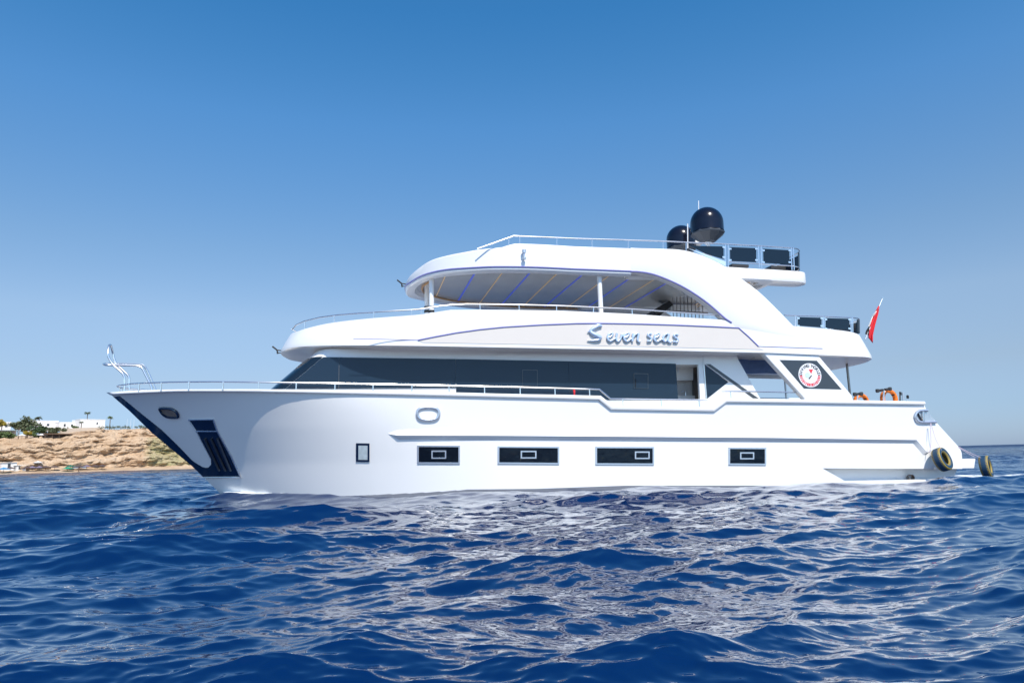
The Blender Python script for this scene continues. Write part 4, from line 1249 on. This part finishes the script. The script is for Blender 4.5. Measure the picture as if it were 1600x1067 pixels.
def sea_material():
    m = bpy.data.materials.new('sea_water'); m.use_nodes = True; nt = m.node_tree
    b = nt.nodes['Principled BSDF']; out = nt.nodes['Material Output']
    b.inputs['Base Color'].default_value = (0.0001, 0.0125, 0.064, 1)
    b.inputs['Coat Weight'].default_value = 0.65; b.inputs['Coat IOR'].default_value = 1.4; b.inputs['Coat Roughness'].default_value = 0.02
    b.inputs['Roughness'].default_value = 0.02
    b.inputs['IOR'].default_value = 1.39
    tc = nd(nt, 'ShaderNodeTexCoord')
    mp = nd(nt, 'ShaderNodeMapping'); mp.inputs['Scale'].default_value = (0.8, 1.25, 1)
    mp.inputs['Rotation'].default_value = (0, 0, R(-14))
    nt.links.new(tc.outputs['Object'], mp.inputs['Vector'])
    prev = None
    for sc_, st_, di in ((8.0, 0.10, 0.022), (26.0, 0.07, 0.007)):
        n = nd(nt, 'ShaderNodeTexNoise', Scale=sc_, Detail=3.0, Roughness=0.55)
        nt.links.new(mp.outputs[0], n.inputs['Vector'])
        bp = nd(nt, 'ShaderNodeBump', Strength=st_, Distance=di)
        nt.links.new(n.outputs['Fac'], bp.inputs['Height'])
        if prev: nt.links.new(prev.outputs[0], bp.inputs['Normal'])
        prev = bp
    # far off, where the mesh no longer carries them, the wavelets come from a coarser bump
    ln = nd(nt, 'ShaderNodeVectorMath', operation='LENGTH'); nt.links.new(tc.outputs['Object'], ln.inputs[0])
    fr = nd(nt, 'ShaderNodeMapRange'); fr.inputs['From Min'].default_value = 18; fr.inputs['From Max'].default_value = 140; fr.inputs['To Max'].default_value = 1.0
    nt.links.new(ln.outputs['Value'], fr.inputs['Value'])
    nf_ = nd(nt, 'ShaderNodeTexNoise', Scale=0.9, Detail=5.0, Roughness=0.6); nt.links.new(mp.outputs[0], nf_.inputs['Vector'])
    bf = nd(nt, 'ShaderNodeBump', Distance=1.5); nt.links.new(fr.outputs[0], bf.inputs['Strength']); nt.links.new(nf_.outputs['Fac'], bf.inputs['Height'])
    rr_ = nd(nt, 'ShaderNodeMapRange'); rr_.inputs['From Min'].default_value = 50; rr_.inputs['From Max'].default_value = 700; rr_.inputs['To Min'].default_value = 0.02; rr_.inputs['To Max'].default_value = 0.5
    nt.links.new(ln.outputs['Value'], rr_.inputs['Value']); nt.links.new(rr_.outputs[0], b.inputs['Roughness'])
    nt.links.new(prev.outputs[0], bf.inputs['Normal'])
    nt.links.new(bf.outputs[0], b.inputs['Normal']); nt.links.new(bf.outputs[0], b.inputs['Coat Normal']); nt.links.new(rr_.outputs[0], b.inputs['Coat Roughness'])
    # foam
    fo = nt.nodes.new('ShaderNodeBsdfPrincipled'); fo.inputs['Base Color'].default_value = (0.78, 0.82, 0.85, 1); fo.inputs['Roughness'].default_value = 0.7
    at_ = nd(nt, 'ShaderNodeAttribute', attribute_name='foam')
    n1 = nd(nt, 'ShaderNodeTexNoise', Scale=2.2, Detail=9.0, Roughness=0.72)
    mp2 = nd(nt, 'ShaderNodeMapping'); mp2.inputs['Scale'].default_value = (1.0, 1.8, 1)
    nt.links.new(tc.outputs['Object'], mp2.inputs['Vector']); nt.links.new(mp2.outputs[0], n1.inputs['Vector'])
    ad = nd(nt, 'ShaderNodeMath', operation='MULTIPLY_ADD'); ad.inputs[1].default_value = 0.62; ad.inputs[2].default_value = -0.62
    nt.links.new(at_.outputs['Fac'], ad.inputs[0])
    sm = nd(nt, 'ShaderNodeMath', operation='ADD'); nt.links.new(ad.outputs[0], sm.inputs[0]); nt.links.new(n1.outputs['Fac'], sm.inputs[1])
    rp = nd(nt, 'ShaderNodeMapRange'); rp.inputs['From Min'].default_value = 0.22; rp.inputs['From Max'].default_value = 0.46
    nt.links.new(sm.outputs[0], rp.inputs['Value'])
    ms = nt.nodes.new('ShaderNodeMixShader')
    nt.links.new(rp.outputs[0], ms.inputs[0]); nt.links.new(b.outputs[0], ms.inputs[1]); nt.links.new(fo.outputs[0], ms.inputs[2])
    nt.links.new(ms.outputs[0], out.inputs['Surface'])
    return m
sea = build_sea()
sea.data.materials.append(sea_material())

# ------------------------------------------------------------------ shore
SO = Vector((-170.0, 235.0)); SE = Vector((0.64, 0.768)); SN = Vector((-0.768, 0.64))
def shore_u(px, v):
    k = (px - 800) / FPX
    # SO + u*SE + v*SN :  x = k*y
    bx, by = SO.x + v * SN.x, SO.y + v * SN.y
    return (k * by - bx) / (SE.x - k * SE.y)
def shore_xy(u, v): return Vector((SO.x + u * SE.x + v * SN.x, SO.y + u * SE.y + v * SN.y))
def px_of(x, y): return 800 + FPX * x / y
crest_px = [(-900, 690), (-200, 688), (0, 686), (50, 685), (95, 684.5), (112, 679), (135, 673), (160, 670.5), (200, 670), (245, 669), (320, 669), (420, 690), (500, 712), (560, 729)]
cr_u, cr_z = [], []
for x, y in crest_px:
    u = shore_u(x, 22); p = shore_xy(u, 22); cr_u.append(u); cr_z.append(max(0.3, at(x, y, p.y).z))
f_crest = interp(cr_u, cr_z)
def fbm(p, o=5): return mnoise.fractal(p, 1.0, 2.0, o)
SECT = [(-6, -1.5), (-2, -0.35), (0, 0.05), (3, 0.5), (6, 0.9), (7.5, 'a.08'), (8.5, 'a.22'), (10, 'a.30'), (12.5, 'a.36'), (13, 'a.52'), (14.5, 'a.58'), (15, 'a.72'), (18, 'a.84'), (22, 'a1.0'), (40, 'a1.02'), (70, 'a1.05'), (110, 'a1.08'), (140, 'a1.1')]
us = np.concatenate([np.linspace(-120, -25, 40)[:-1], np.linspace(-25, 95, 330), np.linspace(95, 190, 40)[1:]])
ws = []
for a in range(len(SECT) - 1):
    n = 9 if 4 <= a <= 12 else 3
    ws += [a + k / n for k in range(n)]
ws.append(len(SECT) - 1)
rows = []
for u in us:
    H = f_crest(u); row = []
    for w in ws:
        i = min(int(w), len(SECT) - 2); q = w - i
        def zv(e):
            return e if not isinstance(e, str) else max(0.9, H * float(e[1:]))
        v = SECT[i][0] + (SECT[i + 1][0] - SECT[i][0]) * q
        z = zv(SECT[i][1]) + (zv(SECT[i + 1][1]) - zv(SECT[i][1])) * q
        amt = min(1, max(0, (v - 5) / 3)) * (1 if v < 22 else max(0.12, 1 - (v - 22) / 10)) * min(1, H / 8)
        dv = amt * (2.8 * fbm(Vector((u * 0.07, z * 0.16, 3.1)), 6) + 1.9 * fbm(Vector((u * 0.20, z * 0.8, 7.7)), 6))
        dz = amt * 0.55 * fbm(Vector((u * 0.3, v * 0.5, 1.3)), 4)
        gully = amt * 2.0 * max(0, math.sin(u * 0.17 + 1.5 * fbm(Vector((u * 0.05, 0, 0)), 2)) - 0.35)
        xy = shore_xy(u + amt * 0.4 * fbm(Vector((u * .4, z, 9.)), 3), v + dv + gully)
        row.append((xy.x, xy.y, z + dz))
    rows.append(row)
def cliff_material():
    m = bpy.data.materials.new('sandstone_cliff'); m.use_nodes = True; nt = m.node_tree
    b = nt.nodes['Principled BSDF']; b.inputs['Roughness'].default_value = 0.95; b.inputs['Specular IOR Level'].default_value = 0.1
    tc = nd(nt, 'ShaderNodeTexCoord')
    mp = nd(nt, 'ShaderNodeMapping'); mp.inputs['Scale'].default_value = (0.10, 0.10, 0.55)
    nt.links.new(tc.outputs['Object'], mp.inputs['Vector'])
    n1 = nd(nt, 'ShaderNodeTexNoise', Scale=1.0, Detail=8.0, Roughness=0.65, Distortion=0.4); nt.links.new(mp.outputs[0], n1.inputs['Vector'])
    rp = nd(nt, 'ShaderNodeValToRGB')
    e = rp.color_ramp.elements
    e[0].position = 0.30; e[0].color = (0.34, 0.22, 0.145, 1); e[1].position = 0.72; e[1].color = (0.71, 0.57, 0.42, 1)
    x = e.new(0.42); x.color = (0.58, 0.40, 0.25, 1); x = e.new(0.55); x.color = (0.67, 0.49, 0.33, 1)
    nt.links.new(n1.outputs['Fac'], rp.inputs['Fac'])
    n2 = nd(nt, 'ShaderNodeTexNoise', Scale=0.9, Detail=6.0, Roughness=0.7)
    nt.links.new(tc.outputs['Object'], n2.inputs['Vector'])
    r2 = nd(nt, 'ShaderNodeMapRange'); r2.inputs['From Min'].default_value = 0.56; r2.inputs['From Max'].default_value = 0.68
    r2.inputs['To Max'].default_value = 0.55
    nt.links.new(n2.outputs['Fac'], r2.inputs['Value'])
    mx = nd(nt, 'ShaderNodeMix', data_type='RGBA'); mx.inputs['B'].default_value = (0.30, 0.20, 0.13, 1)
    nt.links.new(r2.outputs[0], mx.inputs['Factor']); nt.links.new(rp.outputs[0], mx.inputs['A'])
    at_ = nd(nt, 'ShaderNodeAttribute', attribute_name='moss')
    n3 = nd(nt, 'ShaderNodeTexNoise', Scale=0.45, Detail=5.0); nt.links.new(tc.outputs['Object'], n3.inputs['Vector'])
    mu = nd(nt, 'ShaderNodeMath', operation='MULTIPLY'); nt.links.new(at_.outputs['Fac'], mu.inputs[0]); nt.links.new(n3.outputs['Fac'], mu.inputs[1])
    mx2 = nd(nt, 'ShaderNodeMix', data_type='RGBA'); mx2.inputs['B'].default_value = (0.30, 0.33, 0.15, 1)
    nt.links.new(mu.outputs[0], mx2.inputs['Factor']); nt.links.new(mx.outputs['Result'], mx2.inputs['A'])
    nt.links.new(mx2.outputs['Result'], b.inputs['Base Color'])
    bp = nd(nt, 'ShaderNodeBump', Strength=1.0, Distance=1.3); nt.links.new(n2.outputs['Fac'], bp.inputs['Height'])
    nt.links.new(bp.outputs[0], b.inputs['Normal'])
    return m
shore = MB().grid(rows).build('cliff_shore', cliff_material(), None, smooth=0)
tag(shore, 'sandy cliff with ledges above a narrow beach', 'cliff', kind='structure')
ma = shore.data.attributes.new('moss', 'FLOAT', 'POINT')
ma.data.foreach_set('value', [max(0.0, min(1.0, (px_of(v.co.x, v.co.y) - 225) / 14)) * (1.0 if 1.5 < v.co.z < 13 else 0.0) for v in shore.data.vertices])

def ground_z(px, v, py):
    u = shore_u(px, v); p = shore_xy(u, v); return Vector((p.x, p.y, at(px, py, p.y).z))

# white buildings on the plateau
MW = mat('white_render', (0.80, 0.79, 0.77), 0.8, var=0.03)
MWIN = mat('dark_window', (0.05, 0.06, 0.07), 0.3)
def building(x0, x1, ytop, ybot, v, depth, label, wins, name='white_building'):
    a, b = ground_z(x0, v, ybot), ground_z(x1, v, ybot)
    h = at(x0, ytop, a.y).z - a.z
    z0 = min(a.z, b.z) - 1.0
    root = empty(name, (a.x, a.y, z0)); tag(root, label, 'building', 'white resort buildings on the cliff top')
    d = Vector((b.x - a.x, b.y - a.y, 0)); L = d.length; d.normalize(); n = Vector((-d.y, d.x, 0))
    if n.y < 0: n = -n
    root.rotation_euler = (0, 0, math.atan2(d.y, d.x))
    H = h + 1.0
    w_ = MB().box((0, 0, 0), (L, depth, H)).build('wall', MW, root, smooth=0)
    MB().box((-0.08, -0.08, H + .004), (L + .08, depth + .08, H + 0.25)).build('parapet', MW, root, smooth=0)
    for f, zf, ww, hh in wins:
        MB().box((f * L - ww / 2, -0.06, zf * h + 1.0), (f * L + ww / 2, -0.004, zf * h + 1.0 + hh)).build('window', MWIN, root, smooth=0)
    return root
building(124, 163, 655.5, 668.5, 44, 9, 'tall plain white block at the right end of the cliff top buildings', [(0.68, 0.45, 0.5, 0.9)])
building(92, 124.5, 660, 669, 50, 8, 'low white building joined left of the tall white block', [(0.25, 0.3, 0.7, 1.1), (0.6, 0.3, 0.8, 1.0)])
building(50, 90, 657.5, 669, 56, 8, 'long white building half hidden behind the green tree clump', [(0.25, 0.35, 1.2, 0.8), (0.6, 0.35, 0.9, 0.9)])
building(-20, 16, 659.5, 670, 60, 8, 'white building at the far left behind the yellow green shrub', [(0.5, 0.3, 0.8, 0.9), (0.8, 0.3, 0.8, 0.9)])
# garden wall below the white block
a, b = ground_z(94, 34, 672), ground_z(157, 34, 672)
gw = MB()
ztop_a, ztop_b = at(94, 669.5, a.y).z, at(157, 667.3, b.y).z
gw.add([(a.x, a.y, a.z - 3), (b.x, b.y, b.z - 3), (b.x, b.y, ztop_b), (a.x, a.y, ztop_a), (a.x - .3, a.y + .3, a.z - 3), (b.x - .3, b.y + .3, b.z - 3), (b.x - .3, b.y + .3, ztop_b), (a.x - .3, a.y + .3, ztop_a)], [(0, 1, 2, 3), (5, 4, 7, 6), (3, 2, 6, 7), (0, 3, 7, 4), (1, 5, 6, 2)])
o = gw.build('garden_wall', mat('beige_stone_wall', (0.52, 0.44, 0.36), 0.9, var=0.15, scale=2), None, smooth=0); tag(o, 'low beige stone wall in front of the white cliff top block', 'wall')

# foliage
def leaf_mat(name, c):
    m = mat(name, c, 0.7, var=0.45, scale=1.2); return m
ML = [leaf_mat('deep_green_leaves', (0.05, 0.085, 0.03)), leaf_mat('olive_leaves', (0.10, 0.115, 0.055)), leaf_mat('fresh_green_leaves', (0.09, 0.13, 0.04)), leaf_mat('yellow_flowering_leaves', (0.40, 0.30, 0.04)), leaf_mat('palm_leaves', (0.06, 0.075, 0.03))]
MT = mat('brown_bark', (0.16, 0.11, 0.075), 0.9, var=0.3, scale=3)
def crown(mb_, c, rx_, ry_, rz2, n, leaf, rng):
    clumps = [(Vector((rng.gauss(0, .45) * rx_, rng.gauss(0, .45) * ry_, rng.gauss(0.05, .38) * rz2)), rng.uniform(.3, .55)) for _ in range(14)]
    for _ in range(n):
        cc, cr2 = rng.choice(clumps)
        d_v = Vector((rng.gauss(0, 1), rng.gauss(0, 1), rng.gauss(0, 1))).normalized() * (rng.random() ** 0.4)
        p = Vector(c) + cc + Vector((d_v.x * rx_ * cr2, d_v.y * ry_ * cr2, d_v.z * rz2 * cr2 * 1.1))
        q = Vector((rng.gauss(0, 1), rng.gauss(0, 1), rng.gauss(0, 1))).normalized(); r_ = q.orthogonal().normalized(); t_ = q.cross(r_)
        l = leaf * rng.uniform(.6, 1.3)
        mb_.add([p - r_ * l, p - t_ * l * .55, p + r_ * l, p + t_ * l * .55], [(0, 1, 2, 3)])
def tree(px, ybot, ytop, wpx, v, m, label, name='broadleaf_tree', cat='tree', group='green trees on the terrace', n=1500, trunk=True):
    rng = random.Random(int(px * 7 + ybot))
    g = ground_z(px, v, ybot); k = g.y / FPX
    H = (ybot - ytop) * k; W_ = wpx * k / 2
    root = empty(name, g); tag(root, label, cat, group)
    d = MB(); lo = 0.30 if trunk else 0.08
    crown(d, (0, 0, H * (0.5 + lo / 2)), W_, W_, H * (1 - lo) / 2, n, max(0.2, 0.12 * max(W_, H / 2)), rng)
    d.build('crown', m, root, smooth=0, recalc=False)
    t_ = MB().tube([(0, 0, -0.8), (0.1, 0, H * .35), (-.05, .1, H * .65)], [0.22, .16, .08], seg=8)
    for k_ in range(4):
        a = k_ * 1.7
        t_.tube([(0.1, 0, H * .33), (0.1 + W_ * .5 * math.cos(a), W_ * .5 * math.sin(a), H * .62)], [.1, .03], seg=6)
    t_.build('trunk', MT, root)
    return root
tree(41, 682, 655.5, 30, 40, ML[1], 'tallest olive green tree of the clump left of the white buildings')
tree(24, 678, 660, 22, 42, ML[1], 'olive green tree at the left side of the terrace clump')
tree(61, 681, 666, 26, 34, ML[0], 'dark green rounded tree in front of the long white building')
tree(84, 678.5, 668.5, 22, 33, ML[1], 'dull olive shrub above the wooden beach shelter', name='shrub', cat='shrub', group='shrubs on the cliff top', trunk=False)
tree(54, 684, 676, 12, 27, ML[2], 'small fresh green bush beside the white parasols', name='shrub', cat='shrub', group='shrubs on the cliff top', trunk=False)
tree(8, 687, 676.5, 34, 26, ML[2], 'low green bush below the grey hut roof at left', name='shrub', cat='shrub', group='shrubs on the cliff top', trunk=False)
tree(43, 681, 674, 10, 28, ML[3], 'small yellow flowering bush at the terrace edge', name='shrub', cat='shrub', group='shrubs on the cliff top', trunk=False)
tree(2, 672, 656, 12, 36, ML[3], 'yellow green flowering tree at the far left edge', name='broadleaf_tree')
tree(115.5, 670.5, 665.5, 10, 36, ML[2], 'small bright bush before the low white building', name='shrub', cat='shrub', group='shrubs on the cliff top', trunk=False)
# hedges
def hedge(x0, x1, ytop, ybot, v, label):
    rng = random.Random(int(x0)); a, b = ground_z(x0, v, ybot), ground_z(x1, v, ybot)
    root = empty('hedge', a); tag(root, label, 'hedge', 'clipped hedges along the cliff edge')
    d = MB(); L = b - a; k = a.y / FPX; h = (ybot - ytop) * k
    for i in range(int(L.length / 1.2) + 1):
        q = i * 1.2 / L.length
        crown(d, tuple(L * q + Vector((0, 0, h * .45))), 1.1, 0.8, h * .62, 70, 0.2, rng)
    d.build('foliage', ML[1], root, smooth=0, recalc=False)
    t_ = MB()
    for i in range(int(L.length / 2.5) + 1): t_.tube([L * (i * 2.5 / L.length) + Vector((0, 0, -.6)), L * (i * 2.5 / L.length) + Vector((0, 0, h * .5))], .06, seg=6)
    t_.build('stem', MT, root)
hedge(157, 203, 665, 670, 27, 'long clipped hedge right of the white block on the cliff edge')
hedge(212, 240, 664.5, 669.5, 27, 'short clipped hedge on the cliff edge beside the yacht bow')
hedge(72, 106, 667.5, 671, 38, 'low hedge along the foot of the long white buildings')
# palms
def palm(px, ybot, ytop, v, label, fl=1.9, nf=18, m=None):
    fl *= 0.82
    rng = random.Random(int(px * 3)); g = ground_z(px, v, ybot); k = g.y / FPX; H = (ybot - ytop) * k - fl * 0.35
    root = empty('palm_tree', g); tag(root, label, 'palm tree', 'palm trees on the cliff top')
    MB().tube([(0, 0, -1.0), (0.06, 0, H * .5), (0, 0.04, H)], [0.2, .15, .13], seg=8).build('trunk', MT, root)
    d = MB()
    for i in range(nf):
        a = 2 * math.pi * i / nf + rng.uniform(-.2, .2); up_ = rng.uniform(-.15, 1.0); L = fl * rng.uniform(.8, 1.1)
        ctr = []
        for q in np.linspace(0, 1, 7):
            r_ = L * q * (1 - .12 * q); z_ = L * (up_ * q - (0.55 + .35 * up_) * q * q)
            ctr.append(Vector((r_ * math.cos(a), r_ * math.sin(a), H + z_)))
        sd = Vector((-math.sin(a), math.cos(a), 0))
        for j in range(6):
            p, q_ = ctr[j], ctr[j + 1]; w_ = 0.32 * (1 - abs(j - 2) / 6)
            for sg in (-1, 1):
                d.add([p, q_, q_ + sd * sg * w_ * .6 - Vector((0, 0, w_ * .6)), p + sd * sg * w_ - Vector((0, 0, w_ * .6))], [(0, 1, 2, 3)])
    d.build('crown', m or ML[4], root, smooth=0, recalc=False)
palm(134.5, 668, 643, 56, 'dark palm rising behind the tall white block', 1.9)
palm(170.5, 667, 649.5, 38, 'lone palm standing right of the tall white block', 1.8, m=ML[2])
palm(42, 674, 651.8, 62, 'left palm of the pair showing over the long white building', 2.2)
palm(58, 672, 650, 66, 'right palm of the pair showing over the long white building', 2.4)
palm(126, 669, 658, 41, 'small palm in front of the left corner of the white block', 1.3)
palm(29.5, 684, 663, 27, 'thin tall palm on the terrace edge above the ravine', 1.2)
# white flagpoles far right on the cliff
for i, (x, lb) in enumerate(((197.5, 'left'), (203, 'middle'), (208, 'right'))):
    g = ground_z(x, 30, 668.5)
    r_ = empty('flagpole', g); tag(r_, '%s one of three thin white flagpoles behind the cliff hedges' % {'left': 'leftmost', 'middle': 'middle', 'right': 'rightmost'}[lb], 'flagpole', 'white flagpoles on the cliff')
    MB().tube([(0, 0, -1), (0, 0, 3.6)], [.05, .03], seg=8).build('pole', M['whitecloth'], r_)
    MB().lathe([(0.005, 0.06), (0.06, 0.0), (0.005, -0.06)], c=(0, 0, 3.64), seg=8).build('finial', M['whitecloth'], r_)
# wooden shelters
def shelter(x0, x1, ytop, ybot, v, roofm, wallm, label, name='shelter', nposts=5):
    a, b = ground_z(x0, v, ybot), ground_z(x1, v, ybot); L = (b - a).length; h = (ybot - ytop) * a.y / FPX
    root = empty(name, a); d = b - a; root.rotation_euler = (0, 0, math.atan2(d.y, d.x)); tag(root, label, 'shelter', 'shelters on the terrace')
    MB().box((-0.4, -0.5, h - .15), (L + .4, 3.2, h + .1)).build('roof', roofm, root, smooth=0)
    for i in range(nposts):
        MB().box((L * i / (nposts - 1) - .08, -.1, -1), (L * i / (nposts - 1) + .08, .08, h - .154)).build('post', MT, root, smooth=0)
    MB().box((0, 2.8, -1), (L, 3.0, h - .154)).build('back_wall', wallm, root, smooth=0)
shelter(71, 114.5, 677.5, 683.3, 22, mat('brown_reed_roof', (0.20, 0.13, 0.09), 0.9, var=0.3), mat('dark_reed_wall', (0.20, 0.14, 0.12), 0.9, var=0.3), 'long brown reed shelter on the ledge below the olive shrub')  # back wall in a dark reed brown close to the roof
shelter(-8, 27, 672, 677, 30, mat('grey_blue_roof', (0.30, 0.36, 0.36), 0.7, var=0.2), mat('pale_hut_wall', (0.6, 0.55, 0.5), 0.9, var=0.2), 'hut with a grey blue roof at the left of the terrace', name='hut')
# beach parasols and tents
def parasol(px, py, v, r_, m, label, h=2.1):
    g = ground_z(px, v, py); root = empty('parasol', g); tag(root, label, 'parasol', 'parasols along the shore')
    MB().tube([(0, 0, -.8), (0, 0, h)], .05, seg=6).build('pole', MT, root)
    MB().lathe([(0.01, h + .5), (r_ * .5, h + .22), (r_, h - .1), (r_ * .96, h - .16), (0.02, h + .3)], seg=14).build('canopy', m, root, smooth=0)
MPB, MPD, MPW, MPG, MPT = mat('blue_canvas', (0.03, 0.22, 0.42), .8), mat('dark_thatch', (0.09, 0.06, 0.055), .95, var=.3), mat('white_canvas', (.75, .73, .7), .8), mat('green_canvas', (0.02, 0.28, 0.16), .8), mat('purple_grey_canvas', (0.20, 0.16, 0.22), .8)
parasol(11, 738.5, 3, 2.1, MPB, 'wide blue parasol at the left end of the beach', 1.3)
parasol(110, 736, 3, 1.9, MPG, 'green parasol in the middle of the beach', 1.0)
parasol(114, 735.3, 6, 1.6, mat('deep_green_canvas', (0.01, 0.12, 0.08), .8), 'darker green parasol just right of the green one', 1.6)
lab_b = ['dark thatched parasol on the beach right of the blue one', 'dark thatched parasol left of the purple grey canvas', 'purple grey parasol under the ravine path', 'second purple grey parasol nearer the cliff foot', 'dark thatched parasol below the lower cliff ledge', 'dark thatched parasol left of the green parasols', 'white beach parasol in front of the rocks', 'dark thatched parasol right of the green parasols', 'purple grey parasol near the middle of the shore', 'dark thatched parasol before the overhanging rock', 'last dark thatched parasol towards the yacht bow']
for (x, y, v, m), lb in zip([(21, 738.2, 5, MPD), (46, 737.4, 5, MPD), (55, 737, 5, MPT), (66, 736.7, 6, MPT), (76, 736.4, 5, MPD), (90, 736.2, 5, MPD), (63, 733, 8, MPW), (128, 735, 5, MPD), (139, 734.8, 5, MPT), (152, 734.2, 5, MPD), (163, 733.8, 5, MPD)], lab_b):
    parasol(x, y, v, 1.5, m, lb, 1.5 if m is not MPW else 2.4)
parasol(35, 684, 24, 1.5, MPW, 'left white parasol on the terrace by the yellow bush', 0.9)
parasol(66, 682.7, 24, 1.8, MPW, 'right white parasol on the terrace beside the reed shelter', 0.8)
def kiosk(px, v, py, w_, h, m, label):
    g = ground_z(px, v, py); root = empty('beach_kiosk', g); tag(root, label, 'kiosk', 'white kiosks at the cliff foot'); root.rotation_euler = (0, 0, math.atan2(SE.y, SE.x))
    MB().box((-w_ / 2, 0, -.8), (w_ / 2, 2.4, h)).build('wall', m, root, smooth=0)
    MB().box((-w_ / 2 - .2, -.3, h + .004), (w_ / 2 + .2, 2.6, h + .14)).build('roof', m, root, smooth=0)
    MB().box((-.4, -.05, 0), (.4, -.004, min(1.9, h - .2))).build('doorway', MWIN, root, smooth=0)
kiosk(19, 8, 731.5, 4.5, 1.9, MPW, 'white kiosk under the cliff left of the ravine path')
kiosk(36, 8, 733, 3.6, 1.3, MPW, 'low white kiosk right of the ravine path foot')
kiosk(128, 8, 733.5, 4.5, 1.1, mat('pale_blue_canvas', (.5, .6, .68), .8), 'pale blue kiosk behind the beach right of the green parasols')

# bather on the beach
def person(px, py, v, label):
    g = ground_z(px, v, py); root = empty('person', g); tag(root, label, 'person')
    sk_v = [((0, 0, .95), .15), ((0, 0, 1.25), .16), ((0, 0, 1.45), .13), ((0, 0, 1.53), .06), ((0, 0, 1.68), .10), ((.2, 0, 1.42), .055), ((.26, -.03, 1.12), .045), ((.25, -.1, .86), .035), ((-.2, 0, 1.42), .055), ((-.26, -.03, 1.12), .045), ((-.25, -.1, .86), .035), ((.1, 0, .88), .10), ((.11, -.02, .48), .065), ((.12, 0, .06), .045), ((.12, -.14, .03), .035), ((-.1, 0, .88), .10), ((-.11, .06, .48), .065), ((-.12, .1, .06), .045), ((-.12, -.04, .03), .035)]
    ed = [(0, 1), (1, 2), (2, 3), (3, 4), (2, 5), (5, 6), (6, 7), (2, 8), (8, 9), (9, 10), (0, 11), (11, 12), (12, 13), (13, 14), (0, 15), (15, 16), (16, 17), (17, 18)]
    me = bpy.data.meshes.new('body'); me.from_pydata([p for p, r in sk_v], ed, [])
    o = bpy.data.objects.new('body', me); COL.objects.link(o); o.parent = root
    o.modifiers.new('skin', 'SKIN'); o.modifiers.new('sub', 'SUBSURF').levels = 1
    for i, (p, r) in enumerate(sk_v): me.skin_vertices[0].data[i].radius = (r, r)
    me.skin_vertices[0].data[0].use_root = True
    me.materials.append(mat('dark_swimwear_skin', (0.16, 0.09, 0.06), .7))
    MB().lathe([(0.005, .1), (.07, .08), (.105, .0), (.09, -.04)], c=(0, .01, 1.71), seg=12).build('hair', M['black'], root)
person(127, 737.6, 0.5, 'person in dark swimwear standing at the water edge below the green parasols')
